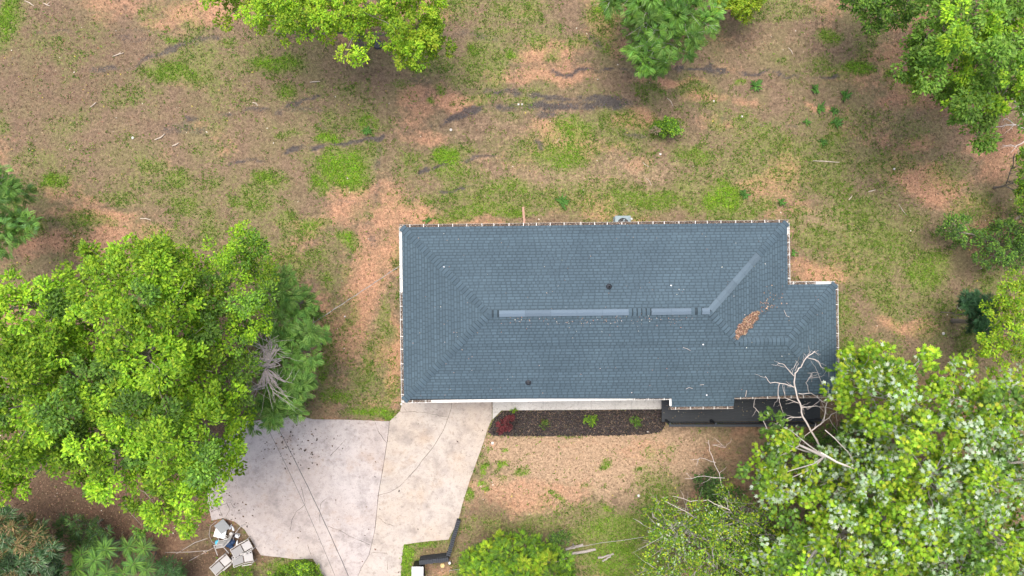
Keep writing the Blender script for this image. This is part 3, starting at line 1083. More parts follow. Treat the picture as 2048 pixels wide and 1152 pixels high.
def vent_run(name, p0, p1, fa, fb, piece=1.22, wide=.14, lift=.075, tint=(.115, .16, .205)):
    p0, p1 = np.array(p0, float), np.array(p1, float)
    L2 = np.linalg.norm(p1 - p0)
    d2 = (p1 - p0) / L2
    n = max(1, int(round(L2 / piece)))
    for i in range(n):
        q = p0 + d2 * (i * L2 / n)
        me, o = cap_mesh(name, d2, fa, fb, q, L2 / n - .006, wide, lift, lift, np.array(tint) * rng.uniform(.9, 1.12))
        inst(name, me, o, parent=roof)


hipdir = unit(np.array(R2) - np.array((L_, 0)))
hip_v0 = np.array(R2) - hipdir * 3.5
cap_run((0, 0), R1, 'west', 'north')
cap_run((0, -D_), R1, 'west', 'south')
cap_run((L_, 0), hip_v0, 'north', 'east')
vent_run('hip_vent', hip_v0, np.array(R2) - hipdir * .05, 'north', 'east', .62, .165, .06, (.095, .135, .168))
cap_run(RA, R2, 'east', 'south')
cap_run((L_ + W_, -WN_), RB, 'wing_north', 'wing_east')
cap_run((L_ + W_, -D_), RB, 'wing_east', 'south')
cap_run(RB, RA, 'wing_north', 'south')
rv = lambda x: (x, -HALF)
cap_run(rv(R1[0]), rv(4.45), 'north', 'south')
vent_run('ridge_vent', rv(4.45), rv(10.15), 'north', 'south')
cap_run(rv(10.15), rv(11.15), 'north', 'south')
vent_run('ridge_vent', rv(11.15), rv(12.9), 'north', 'south', .9)
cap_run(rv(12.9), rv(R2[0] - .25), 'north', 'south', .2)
vent_run('ridge_vent', rv(R2[0] - .35), R2, 'north', 'south', .5)

# plumbing vents
for (u, v, hgt) in [(9.35, -2.85, .32), (5.72, -7.15, .14)]:
    b_ = uv(u, v, roof_z(u, v))
    mb = MB()
    mb.lathe([(.14, -.03), (.14, .02), (.075, .08), (.06, .09)], b_, 14)
    mb.obj('vent_flashing', M['blackbrick'], roof, True)
    mb = MB()
    mb.lathe([(.045, 0), (.045, hgt), (.036, hgt), (.036, .05), (.001, .05)], b_, 12)
    mb.obj('vent_pipe', M['black'], roof, True)

# gutters
GUT = [((0, 0), (L_, 0), (0, 1), 1.0, 0, 27), ((0, -D_), (0, 0), (-1, 0), .0, 0, 12), ((0, -D_), (X0E, -D_), (0, -1), .0, 0, 18), ((L_, -WN_), (L_, 0), (1, 0), .15, 0, 5), ((L_, -WN_), (L_ + W_, -WN_), (0, 1), .1, 0, 4),
       ((L_ + W_, -D_), (L_ + W_, -WN_), (1, 0), .45, 0, 8), ((X1E, -D_), (L_ + W_, -D_), (0, -1), .6, 0, 8), ((X0E, -D_ - XD), (X1E, -D_ - XD), (0, -1), .9, -SL * XD, 5)]
for gi, (a, b, out, fill, dz, nh) in enumerate(GUT):
    a, b, out = np.array(a, float), np.array(b, float), np.array(out, float)
    zt = ZE + dz - .02
    prof = [(.0, .0), (.0, -.11), (.085, -.11), (.115, -.03), (.115, .0), (.127, .0), (.127, -.03), (.095, -.122), (.0, -.122)]
    dd = unit(b - a)
    ends = (a, b) if gi not in (0,) else (a - dd * .12, b + dd * .12)
    if gi == 1:
        ends = (a - dd * .12, b)
    V = []
    for e in ends:
        for (x, z) in prof:
            q = e + out * (x + .004)
            V.append(uv(q[0], q[1], zt + z))
    k = len(prof)
    F_ = [(i, i + 1, k + i + 1, k + i) for i in range(k - 1)]
    # closed ends
    F_ += [tuple(range(k)), tuple(range(k, 2 * k))[::-1]]
    m_ = MB()
    m_.add(V, F_)
    g_o = m_.obj('gutter', M['gutter'] if gi in (0, 7, 6) else M['white'], house)
    LL = np.linalg.norm(b - a)
    hm = MB()
    hm.box((0, 0, 0), (.026, .14, .012) if abs(dd[0]) > .5 else (.14, .026, .012))
    hme = hm.mesh('gutter_hanger', M['white'])
    for i in range(nh):
        q = a + dd * LL * (i + .5 + rng.uniform(-.12, .12)) / nh + out * .066
        inst('gutter_hanger', hme, uv(q[0], q[1], zt + .008), TH, g_o)
    # leaves lying in the trough
    spans = {1: [(0.0, .62)], 2: [(0.0, .10), (.86, 1.0)], 3: [(0, .8)], 4: [(0, .6)]}.get(gi, [(0, 1.0)])
    S_ = np.concatenate([rng.uniform(s0, s1, int(LL * (s1 - s0) * (420 if gi == 0 else 300))) for s0, s1 in spans])
    nl = len(S_)
    q = a[None] + dd[None] * (S_ * LL)[:, None] + out[None] * rng.uniform(.015, .10, nl)[:, None]
    pos = uvs(q[:, 0], q[:, 1], zt - rng.uniform(.02, .05, nl))
    m_ = MB()
    tint = pick([(.15, .11, .085), (.09, .07, .06), (.22, .18, .15), (.17, .12, .09)], nl)
    tint[rng.random(nl) < .06] = (.6, .55, .5)
    m_.leaves(DIAMOND[0], DIAMOND[1], pos, rand_dirs(nl) * np.array([1, 1, .3]), rand_dirs(nl, 1.5), rng.uniform(.03, .07, nl), tint)
    m_.obj('leaf_debris', M['tint'], g_o, kind='stuff')
mb = MB()
mb.box(uv(X0E - .04, -D_ - .22, ZE - .08), (.09, .40, .05), TH)
mb.obj('gutter_end', M['white'], house)

# leaves caught in the roof valley, and bits blown over the shingles
pile_px = [(1470, 679), (1473, 664), (1479, 650), (1487, 648), (1492, 636), (1503, 633), (1510, 626), (1526, 624), (1521, 633), (1524, 640), (1512, 644), (1509, 655), (1499, 658), (1494, 668), (1483, 670), (1478, 678)]
pw = px_poly(pile_px, 3.75)
X = rng.uniform(pw[:, 0].min(), pw[:, 0].max(), 5200)
Y = rng.uniform(pw[:, 1].min(), pw[:, 1].max(), 5200)
ok = inside(pw, X, Y)
ed = seg_dist(pw, X, Y)
X, Y, ed = X[ok], Y[ok], ed[ok]
X2 = np.concatenate([X, rng.normal(P(1537, 612, 3.4)[0], .22, 40), rng.normal(P(1550, 598, 3.3)[0], .3, 25)])
Y2 = np.concatenate([Y, rng.normal(P(1537, 612, 3.4)[1], .22, 40), rng.normal(P(1550, 598, 3.3)[1], .3, 25)])
ed = np.concatenate([ed, np.zeros(65)])
du = np.c_[X2, Y2] - O2
U_, V_ = du @ EU, du @ EV
Z_ = np.array([roof_z(u, v) for u, v in zip(U_, V_)]) + .03 + np.minimum(ed, .3) * rng.uniform(.1, .45, len(ed))
n = len(Z_)
mb = MB()
mb.leaves(DIAMOND[0], DIAMOND[1], np.c_[X2, Y2, Z_], rand_dirs(n) * np.array([1, 1, .4]), rand_dirs(n, 1.6), rng.uniform(.05, .11, n), pick([(.34, .22, .15), (.25, .15, .105), (.17, .105, .075), (.42, .31, .23)], n))
tag(mb.obj('leaf_pile', M['tint'], kind='stuff'), 'orange brown heap of dead leaves lying in the roof valley', 'leaf pile', kind='stuff')
U_ = np.concatenate([rng.uniform(.3, L_ + 1.5, 150), rng.uniform(4.5, 13, 150)])
V_ = np.concatenate([rng.uniform(-D_ + .2, -.2, 150), rng.normal(-HALF - .32, .18, 150)])
ok = [(u < L_ - .2 or v < -WN_ - .2) for u, v in zip(U_, V_)]
U_, V_ = U_[ok], V_[ok]
n = len(U_)
Z_ = np.array([roof_z(u, v) for u, v in zip(U_, V_)]) + .035
mb = MB()
mb.leaves(DIAMOND[0], DIAMOND[1], uvs(U_, V_, Z_), rand_dirs(n) * np.array([1, 1, .2]), rand_dirs(n, 3), rng.uniform(.03, .065, n), pick([(.34, .26, .2), (.22, .15, .11), (.6, .58, .54), (.4, .22, .15)], n))
tag(mb.obj('roof_litter', M['tint'], kind='stuff'), 'tiny pale leaf bits strewn over the dark shingles', 'leaf litter', kind='stuff')
# twigs lying on the roof
for k, (pts, lab) in enumerate([([(1366, 695), (1373, 697), (1381, 701)], 'curved pale twig lying high on the south roof slope'), ([(1372, 778), (1378, 775), (1385, 777)], 'small bent twig low on the south roof slope'),
                                ([(1400, 770), (1408, 769)], 'short pale straw on the south roof slope near the porch'), ([(1568, 620), (1573, 632), (1579, 634)], 'thin crooked pale twig on the wing roof east of the leaf pile'),
                                ([(1491, 793), (1492, 788), (1493, 781)], 'grey stick sticking up over the south gutter')]):
    pp = []
    for x, y in pts:
        q = P(x, y, 3.3)
        du = q[:2] - O2
        z = roof_z(du @ EU, du @ EV) + .05
        pp.append(P(x, y, z))
    mb = MB()
    mb.tube(pp, .012 if k < 4 else .02, 5)
    tag(mb.obj('twig', M['deadwood']), lab, 'twig', 'twigs lying on the roof')
for (x, y), lab in zip([(1406, 689), (1413, 790), (888, 534), (1342, 571)], ['larger white scrap on the middle of the south roof slope', 'white speck low on the south roof slope above the porch', 'white speck on the north roof slope near its west hip', 'white speck on the north roof slope left of the long hip']):
    q = P(x, y, 3.4)
    du = q[:2] - O2
    z = roof_z(du @ EU, du @ EV)
    mb = MB()
    mb.lathe([(.02, .02), (.036, .03), (.025, .045), (.008, .05)], P(x, y, z), 7)
    tag(mb.obj('scrap', M['whiteplastic']), lab, 'scrap', 'white scraps on the roof')

# ------------------------------------------------------------------ porch deck with railing
ZD = .42
deck = thing('porch_deck', 'near-black wooden porch deck with a low railing along the front of the house', 'deck', P(1470, 830, 0))
p0 = P(1324, 790, ZD)
xL, xR = P(1323.5, 800, ZD)[0], P(1617, 800, ZD)[0]
yT, yB = P(0, 770, ZD)[1], P(0, 843, ZD)[1]
nb = int((yT - yB) / .142)
bm_ = MB()
bm_.box((0, 0, 0), (xR - xL, .134, .03))
bme = bm_.mesh('board', M['deck'])
for i in range(nb):
    yc = yB + .071 + i * .142
    inst('board', bme, ((xL + xR) / 2, yc, ZD - .015), TH * .4, deck)
mb = MB()
mb.box(((xL + xR) / 2, (yT + yB) / 2, ZD - .12), (xR - xL - .06, yT - yB - .06, .15))
mb.obj('joist_frame', M['deck'], deck)
mb = MB()
for x in np.linspace(xL + .15, xR - .15, 5):
    mb.box((x, yB + .15, .12), (.12, .12, .3))
mb.obj('footing', M['deck'], deck, kind='stuff')
rail_z = ZD + .9
mb = MB()
mb.box(((xL + xR) / 2 + .1, yB - .02, rail_z), (xR - xL - .1, .11, .04))
rl = mb.obj('top_rail', M['deck'], deck)
mb = MB()
mb.box(((xL + xR) / 2 + .1, yB - .02, ZD + .12), (xR - xL - .2, .05, .06))
mb.obj('bottom_rail', M['deck'], deck)
bm_ = MB()
bm_.box((0, 0, 0), (.04, .04, rail_z - ZD - .15))
bme = bm_.mesh('baluster', M['deck'])
for x in np.arange(xL + .3, xR - .1, .135):
    inst('baluster', bme, (x, yB - .02, (rail_z + ZD) / 2 + .06), 0, deck)
bm_ = MB()
bm_.box((0, 0, 0), (.1, .1, rail_z - .02))
bme = bm_.mesh('post', M['deck'])
for x in (xL + .2, (xL * 2 + xR) / 3, (xL + 2 * xR) / 3, xR - .05):
    inst('post', bme, (x, yB + .06, rail_z / 2), 0, deck)
for i in range(3):      # open steps at the far end
    mb = MB()
    mb.box((xR + .14 + i * .24, yB + .65, ZD - .10 - i * .13), (.22, 1.1, .04))
    mb.obj('step', M['deck'], deck)
mb = MB()
mb.box((xR + .38, yB + .06, .30), (.7, .05, .5))
mb.obj('stringer', M['deck'], deck)
# porch posts up to the roof extension
for u in (X0E + .25, X1E - .25):
    mb = MB()
    q = uv(u, -D_ - XD + .22, 0)
    mb.box((q[0], q[1], (ZD + ZE - .35) / 2), (.12, .12, ZE - .35 - ZD))
    mb.obj('roof_post', M['white'], deck)
n = 70
mb = MB()
mb.leaves(DIAMOND[0], DIAMOND[1], np.c_[rng.uniform(xL + .1, xR, n), rng.uniform(yB + .1, yB + 1.1, n), np.full(n, ZD + .012)], rand_dirs(n) * np.array([1, 1, .2]), rand_dirs(n, 3), rng.uniform(.04, .075, n), pick([(.3, .24, .14), (.25, .17, .1), (.35, .33, .25)], n))
tag(mb.obj('deck_leaves', M['tint'], kind='stuff'), 'few dry leaves lying on the dark porch deck', 'leaves', kind='stuff')

# ------------------------------------------------------------------ air conditioner, bricks
acp = P(1246, 447, .8)
ac = thing('air_conditioner', 'grey-green outdoor air conditioner unit peeking out under the north eave', 'air conditioner', (acp[0], acp[1], 0))
mb = MB()
mb.box((acp[0], acp[1], .41), (.72, .72, .70))
for i in range(7):
    mb.box((acp[0], acp[1], .12 + i * .09), (.745, .745, .03))
mb.obj('cabinet', M['acmetal'], ac)
mb = MB()
V, F_ = [], []
n = 32
for i in range(n):
    t = 2 * math.pi * i / n
    k = .38 / max(abs(math.cos(t)), abs(math.sin(t)))
    V += [(acp[0] + k * math.cos(t), acp[1] + k * math.sin(t), .80), (acp[0] + .27 * math.cos(t), acp[1] + .27 * math.sin(t), .83), (acp[0] + .26 * math.cos(t), acp[1] + .26 * math.sin(t), .77)]
for i in range(n):
    j = (i + 1) % n
    F_ += [(3 * i, 3 * j, 3 * j + 1, 3 * i + 1), (3 * i + 1, 3 * j + 1, 3 * j + 2, 3 * i + 2)]
mb.add(V, F_)
mb.obj('top_panel', M['acmetal'], ac)
mb = MB()
mb.lathe([(.26, .765), (.001, .765)], (acp[0], acp[1], 0), 24)
mb.obj('fan_well', M['black'], ac)
for i in range(3):
    mb = MB()
    t = i * 2.094 + 1.2
    mb.box((acp[0] + .13 * math.cos(t), acp[1] + .13 * math.sin(t), .785), (.20, .09, .008), t)
    mb.obj('fan_blade', M['acmetal'], ac)
mb = MB()
for r in (.09, .17, .25):
    mb.tube([(acp[0] + r * math.cos(t), acp[1] + r * math.sin(t), .832) for t in np.linspace(0, 2 * math.pi, 20)], .004, 4, cap=False)
for t in np.arange(0, math.pi, math.pi / 6):
    mb.tube([(acp[0] - .27 * math.cos(t), acp[1] - .27 * math.sin(t), .832), (acp[0] + .27 * math.cos(t), acp[1] + .27 * math.sin(t), .832)], .004, 4)
mb.obj('fan_grille', M['black'], ac, kind='stuff')

brick_m = MB()
brick_m.box((0, 0, .03), (.11, .2, .07), tint=(1, 1, 1))
pos_words = ['farthest from the house', 'second farthest from the house', 'third farthest from the house', 'third nearest the house', 'second nearest the house', 'nearest the house']
for i in range(6):
    q = P(1046.5 + i * .45, 418 + i * 6.2, 0)
    o = inst('brick', brick_m.mesh('brick', M['terra']), (q[0], q[1], float(ground_h(q[0], q[1])) + .01), random.uniform(-.25, .25))
    tag(o, 'reddish brick in the short line north of the house, ' + pos_words[i], 'brick', 'bricks laid in a line behind the house')
# ------------------------------------------------------------------ trees and shrubs
LIME = [(.20, .36, .022), (.25, .42, .025), (.15, .30, .02), (.29, .44, .03), (.11, .23, .018)]
MIDG = [(.10, .21, .03), (.13, .26, .035), (.08, .17, .028), (.16, .29, .04), (.07, .14, .03)]
DEEP = [(.05, .115, .03), (.07, .14, .035), (.04, .09, .028), (.09, .16, .045)]
FEATH = [(.13, .27, .06), (.16, .31, .065), (.10, .22, .05), (.19, .34, .08)]
YLIME = [(.30, .42, .03), (.24, .38, .025), (.36, .44, .04), (.17, .31, .022)]


def crown_points(poly, z_edge, z_top, spacing, jz=.35, shrink=0.0):
    """Clump centres through the crown: a dome over the outline, each at its own height."""
    poly = np.asarray(poly, float)
    k = F / (H - (z_edge + z_top) / 2)
    lo, hi = poly.min(0), poly.max(0)
    area = (hi[0] - lo[0]) * (hi[1] - lo[1])
    m = int(area / (spacing * k) ** 2 * 12) + 60
    c = np.c_[rng.uniform(lo[0], hi[0], m), rng.uniform(lo[1], hi[1], m)]
    c = c[inside(poly, c[:, 0], c[:, 1])]
    d = seg_dist(poly, c[:, 0], c[:, 1])
    ok = d > spacing * k * (.24 + shrink)
    c, d = c[ok], d[ok]
    sel = []
    r2 = (spacing * k * .64) ** 2
    for i in range(len(c)):
        if all((c[i, 0] - c[j, 0]) ** 2 + (c[i, 1] - c[j, 1]) ** 2 > r2 for j in sel):
            sel.append(i)
    c, d = c[sel], d[sel]
    dm = max(d.max(), 1)
    t = np.clip(d / (dm * .85), 0, 1)
    z = z_edge + (z_top - z_edge) * np.sqrt(1 - (1 - t) ** 2) + rng.normal(0, jz, len(c))
    return np.array([P(x, y, zz) for (x, y), zz in zip(c, z)])


def grow(poly, d):
    return [tuple(q) for q in inset(np.asarray(poly, float), -d)]


def limb_mesh(a, b, r0, r1, sag=.1, n=5):
    a, b = np.asarray(a, float), np.asarray(b, float)
    t = np.linspace(0, 1, n)[:, None]
    L2 = np.linalg.norm(b - a)
    p = a + (b - a) * t
    p[:, 2] += np.sin(t[:, 0] * math.pi) * L2 * sag
    p[1:-1] += rng.normal(0, .03 * L2, (n - 2, 3))
    return p, np.linspace(r0, r1, n)


def tree(name, label, cat, poly, z_edge, z_top, spacing, pal, leaf=DIAMOND, size=(.11, .19), per=110, third=.6, group=None, layers=2, under=.6, trunk_r=.16, jz=.35, hue=None, transl='leafm',
         squash=.62, droop=.15, bare=0, base=None, wood='bark', white=0.0, rad=(.75, 1.15), upn=1.9, wood_tint=(1, 1, 1)):
    C = crown_points(poly, z_edge, z_top, spacing, jz)
    cx = C.mean(0)
    bx, by = (cx[0], cx[1]) if base is None else base
    gz_ = float(ground_h(bx, by))
    root = thing(name, label, cat, (bx, by, gz_), group)
    fork = np.array([bx * .6 + cx[0] * .4, by * .6 + cx[1] * .4, max(.25, z_edge * .55)])
    mb = MB()
    tp = np.array([(bx, by, gz_ - .1), (bx, by, gz_ + .15), (bx * .8 + fork[0] * .2 + .05, by * .8 + fork[1] * .2, fork[2] * .5), fork])
    mb.tube(tp, [trunk_r * 1.5, trunk_r * 1.1, trunk_r * .95, trunk_r * .8], 8, wood_tint)
    mb.obj('trunk', M[wood], root, True)
    # limbs: farthest-first tips, every clump hangs on the nearest limb
    tips = [int(np.argmax(np.linalg.norm(C - cx, axis=1)))]
    nl = min(max(4, len(C) // 14), 14)
    for _ in range(nl - 1):
        dm = np.min([np.linalg.norm(C - C[t], axis=1) for t in tips], axis=0)
        tips.append(int(np.argmax(dm)))
    lim = [limb_mesh(fork, C[t] - np.array([0, 0, .25]), trunk_r * .55, .02, .08, 7) for t in tips]
    owner = [[] for _ in tips]
    for i, c in enumerate(C):
        best = min(((np.linalg.norm(lp - (c - np.array([0, 0, .6])), axis=1).min(), k) for k, (lp, _) in enumerate(lim)))
        owner[best[1]].append(i)
    for k, (lp, lr) in enumerate(lim):
        mb = MB()
        mb.tube(lp, lr, 6, wood_tint)
        for i in owner[k]:
            if i == tips[k]:
                continue
            j = int(np.argmin(np.linalg.norm(lp - C[i] + np.array([0, 0, .6]), axis=1)))
            q, r = limb_mesh(lp[max(j - 1, 0)], C[i], max(.018, lr[max(j - 1, 0)] * .5), .008, .04, 4)
            mb.tube(q, r, 4, wood_tint)
            for _ in range(bare):      # bare twigs poking out of the foliage
                e = C[i] + rand_dirs(1, .5)[0] * rng.uniform(.5, 1.1) * spacing
                q2, r2 = limb_mesh(q[-2], e, .013, .004, .05, 4)
                mb.tube(q2, r2, 4, wood_tint)
                for _ in range(2):
                    q3, r3 = limb_mesh(q2[rng.integers(1, 3)], e + rng.normal(0, .3, 3), .008, .003, .03, 3)
                    mb.tube(q3, r3, 3, wood_tint)
        mb.obj('limb', M[wood], root)
    # foliage
    mb = MB()
    sets = [(C, per, 1.0, 0.0)]
    if layers > 1:
        C2 = C + rng.normal(0, spacing * .4, C.shape)
        C2[:, 2] -= rng.uniform(.7, 1.7, len(C2)) * min(1.0, z_edge / 4)
        sets.append((C2, per * under, .85, 0.0))
    if layers > 1 and z_edge > 2.5:
        C3 = C + rng.normal(0, spacing * .5, C.shape)
        C3[:, 2] -= rng.uniform(1.8, 3.0, len(C3))
        sets.append((C3, per * third, 1.0, 0.0))
    if leaf is DIAMOND:
        per_k, size_k = 2.3, .82
    elif leaf is STAR:
        per_k, size_k = 1.9, .85
    elif leaf is FROND:
        per_k, size_k = 1.7, .8
    else:
        per_k, size_k = 1.3, 1.0
    for li, (Cs, pn, rs, _) in enumerate(sets):
        pn = pn * per_k
        if li:          # the crown's underside is narrower than its top
            kk = F / (H - Cs[:, 2])
            qx, qy = 1024 + Cs[:, 0] * kk, 576 - Cs[:, 1] * kk
            Cs = Cs[inside(poly, qx, qy) & (seg_dist(poly, qx, qy) > spacing * kk * .38)]
            if len(Cs) == 0:
                continue
        keepc = Cs[:, 2] > .15
        Cs = Cs[keepc]
        nc = len(Cs)
        rc = rng.uniform(rad[0] * .8, rad[1] * 1.12, nc) * spacing * .62 * rs
        cnt = np.maximum(6, (pn * (rc / (spacing * .6)) ** 2).astype(int))
        idx = np.repeat(np.arange(nc), cnt)
        n = len(idx)
        dv = rand_dirs(n, .55)
        rr = rc[idx] * rng.uniform(.35, 1.08, n) ** .6
        # small sprays inside a clump: pull leaves towards a few sub-centres
        sub = rand_dirs(nc * 7, .6).reshape(nc, 7, 3)
        sc = sub[idx, rng.integers(0, 7, n)] * (rc[idx] * .72)[:, None] + dv * (rr * .42)[:, None]
        pos = Cs[idx] + sc * np.array([1, 1, squash])
        pos[:, 2] = np.maximum(pos[:, 2], .06)
        outd = unit(sc)
        d = unit(outd * np.array([1, 1, .35]) + rng.normal(0, .45, (n, 3)) - np.array([0, 0, droop]))
        nr = unit(np.array([0, 0, upn]) + outd * .5 + rng.normal(0, .42, (n, 3)))
        bright = np.clip(rng.normal(1.02, .2, nc), .6, 1.5)[idx][:, None]
        tint = pick(pal, n, .16)
        if hue is not None:
            h = (rng.random(nc) < hue[1])[idx][:, None]
            tint = np.where(h, pick(hue[0], n, .15), tint)
        tint = tint * bright
        if white > 0:
            kk = F / (H - Cs[:, 2])
            low = np.clip(((576 - Cs[:, 1] * kk) - 700) / 130, 0.1, 1)
            wsel = rng.random(n) < (np.where(rng.random(nc) < .4, white * 2.6, white * .25) * low)[idx]
            tint[wsel] = pick([(.34, .46, .30), (.46, .55, .43), (.28, .41, .22)], int(wsel.sum()), .12)
        mb.leaves(leaf[0], leaf[1], pos, d, nr, rng.uniform(size[0], size[1], n) * size_k, np.clip(tint * 1.12, .004, .9))
    mb.obj('crown', M[transl], root, kind='stuff')
    return root


OAK = [(-60, 560), (0, 540), (40, 525), (75, 560), (98, 548), (100, 515), (138, 512), (165, 480), (178, 462), (262, 462), (288, 480), (345, 468), (350, 500), (392, 520), (432, 560), (445, 640), (425, 720), (482, 780), (515, 830), (494, 880), (482, 930),
       (480, 985), (432, 1000), (422, 1040), (402, 1065), (362, 1082), (328, 1066), (265, 1068), (260, 1046), (285, 1030), (240, 985), (210, 992), (168, 976), (118, 982), (125, 945), (85, 935), (55, 985), (20, 1012), (-10, 1000), (-60, 1000), (-150, 900), (-180, 700)]
tree('oak_tree', 'huge lime green broadleaf tree spreading over the left side beside the driveway', 'tree', OAK, 6.2, 10.2, 1.05, LIME, size=(.13, .22), per=150, trunk_r=.32, hue=(MIDG, .13), under=.8, jz=.5)
T2 = [(352, 505), (410, 490), (432, 462), (500, 466), (548, 488), (552, 540), (575, 600), (575, 640), (532, 652), (508, 690), (522, 740), (508, 790), (500, 835), (450, 800), (430, 720), (420, 640), (400, 560)]
tree('broadleaf_tree', 'darker green tree joined to the right side of the huge lime tree', 'tree', T2, 5.2, 8.2, .95, MIDG + LIME[:1] + LIME[2:3], size=(.11, .18), per=135, trunk_r=.2, hue=(LIME, .35), jz=.45)
T3 = [(545, 535), (582, 545), (610, 572), (636, 602), (650, 640), (668, 662), (632, 695), (622, 722), (600, 722), (632, 760), (624, 796), (608, 818), (566, 842), (548, 872), (515, 850), (490, 830), (510, 790), (530, 740), (508, 690), (528, 650), (540, 600)]
tree('walnut_tree', 'soft mid-green feathery tree between the huge lime tree and the bare strip', 'tree', T3, 3.2, 5.6, .8, FEATH, leaf=FROND, size=(.32, .48), per=52, trunk_r=.14, jz=.3, droop=.3)
T4 = [(390, -60), (395, 10), (420, 32), (450, 8), (418, 48), (446, 58), (480, 35), (500, 52), (498, 78), (526, 82), (540, 66), (572, 84), (612, 76), (640, 76), (658, 92), (668, 55), (692, 66), (678, 95), (692, 124), (716, 116), (732, 82), (760, 76), (780, 90), (798, 112), (820, 134), (848, 130), (852, 102), (884, 106), (874, 75), (888, 45), (862, 20), (862, -60), (700, -140), (500, -140)]
tree('maple_tree', 'yellow-green tree cut off by the top edge, left of centre', 'tree', grow(T4, 11), 4.6, 6.8, .8, LIME + YLIME[:2], size=(.11, .18), per=105, trunk_r=.2, hue=(YLIME, .2), under=.5)
T5 = [(1200, -60), (1215, 5), (1255, 20), (1272, 32), (1258, 55), (1280, 82), (1264, 115), (1296, 132), (1332, 128), (1346, 98), (1362, 116), (1388, 75), (1385, 40), (1400, 20), (1392, 60), (1418, 66), (1428, 30), (1440, -60), (1320, -120)]
tree('locust_tree', 'feathery bluish green tree at the top edge, right of centre', 'tree', grow(T5, 8), 4.0, 6.0, .7, FEATH + MIDG[:2], leaf=FROND, size=(.32, .5), per=34, trunk_r=.13, droop=.3, bare=1, wood='deadwood')
T6 = [(1430, -60), (1430, 12), (1462, 22), (1492, 34), (1522, 6), (1540, -60)]
tree('sapling', 'low lime sapling at the top edge beside the feathery tree', 'sapling', grow(T6, 8), 1.5, 2.6, .5, YLIME, size=(.09, .15), per=80, trunk_r=.05)
T7 = [(1800, 70), (1825, 50), (1794, 130), (1812, 158), (1852, 162), (1880, 172), (1878, 212), (1924, 240), (1946, 280), (1982, 266), (1996, 236), (2020, 212), (2048, 270), (2110, 250), (2160, 100), (2110, -80), (1860, -80), (1850, 15)]
tree('beech_tree', 'large dense mid-green tree filling the top right corner', 'tree', grow(T7, 10), 5.6, 8.8, .95, [(.12, .24, .035), (.15, .28, .04), (.10, .2, .035), (.18, .32, .045)], size=(.14, .22), per=125, trunk_r=.28, base=tuple(P(2110, 40, 3)[:2]), hue=(LIME, .18), jz=.4)
T8 = [(1672, -60), (1690, 2), (1705, 18), (1740, 36), (1755, 52), (1775, 25), (1792, 50), (1815, 42), (1852, 20), (1852, -60)]
tree('beech_tree', 'small mid-green crown at the top edge left of the corner tree', 'tree', grow(T8, 14), 3.8, 5.2, .75, MIDG + DEEP[1:2], size=(.12, .19), per=100, trunk_r=.14, base=tuple(P(1770, -70, 1)[:2]))
T9 = [(1955, 610), (1985, 612), (2000, 585), (2030, 562), (2070, 560), (2120, 640), (2100, 740), (2040, 705), (2000, 726), (1950, 695), (1975, 664), (2002, 642)]
tree('small_tree', 'lime green small tree at the right edge above the silver-leaved maple', 'tree', grow(T9, 10), 3.2, 5.0, .7, YLIME + LIME, size=(.11, .18), per=70, trunk_r=.1, bare=1, under=.4)
T10 = [(1886, 440), (1918, 434), (1935, 468), (2000, 446), (2048, 415), (2110, 420), (2110, 525), (2048, 522), (1990, 534), (1960, 518), (1938, 490), (1902, 486)]
tree('sapling', 'lime sapling at the right edge below the bleached bare branches', 'sapling', [(2032, 300), (2060, 290), (2100, 330), (2100, 420), (2050, 425), (2030, 395), (2040, 350)], 1.4, 2.6, .5, LIME + MIDG, size=(.09, .15), per=70, trunk_r=.05)
tree('vine_thicket', 'dark green thicket of shrubs and vines at the right edge', 'shrub', grow(T10, 8), .9, 2.0, .6, MIDG + DEEP, size=(.10, .16), per=70, trunk_r=.05, under=.4)
T11 = [(1918, 595), (1960, 576), (1992, 600), (1990, 650), (1965, 690), (1936, 645)]
tree('young_pine', 'dark blue-green young pine under the lime tree at the right', 'tree', T11, 1.4, 3.2, .5, [(.045, .12, .055), (.06, .15, .065), (.04, .10, .05)], leaf=FROND, size=(.28, .42), per=60, trunk_r=.025)
T12 = [(-80, 330), (0, 338), (12, 368), (42, 385), (12, 412), (45, 428), (58, 455), (20, 495), (-80, 500)]
tree('walnut_tree', 'bluish green tree peeking in at the left edge above the huge tree', 'tree', grow(T12, 12), 3.2, 5.2, .75, FEATH + [(.13, .26, .09)], leaf=FROND, size=(.35, .5), per=34, trunk_r=.14, base=tuple(P(-60, 410, 1)[:2]))

MAPLE = [(1648, 762), (1664, 722), (1690, 700), (1714, 652), (1748, 688), (1790, 676), (1816, 712), (1846, 688), (1872, 718), (1906, 688), (1948, 708), (1945, 748), (1972, 742), (2012, 732), (2070, 745), (2200, 800), (2200, 1280), (1500, 1280), (1510, 1110), (1560, 1060),
         (1490, 1000), (1478, 960), (1500, 920), (1494, 872), (1514, 884), (1524, 828), (1560, 828), (1592, 850), (1604, 900), (1690, 892), (1672, 850), (1690, 815), (1662, 792)]
WOODP = (1.45, 1.42, 1.4)
maple = tree('silver_maple', 'big pale tree with white-backed star leaves in the lower right corner', 'tree', MAPLE, 5.2, 9.0, 1.0, YLIME + LIME, leaf=STAR, size=(.18, .29), per=62, trunk_r=.3, hue=(MIDG, .25), white=.22, bare=0, jz=.6, under=.45, upn=1.1,
             wood='deadwood', base=tuple(P(1800, 920, 2.0)[:2]))
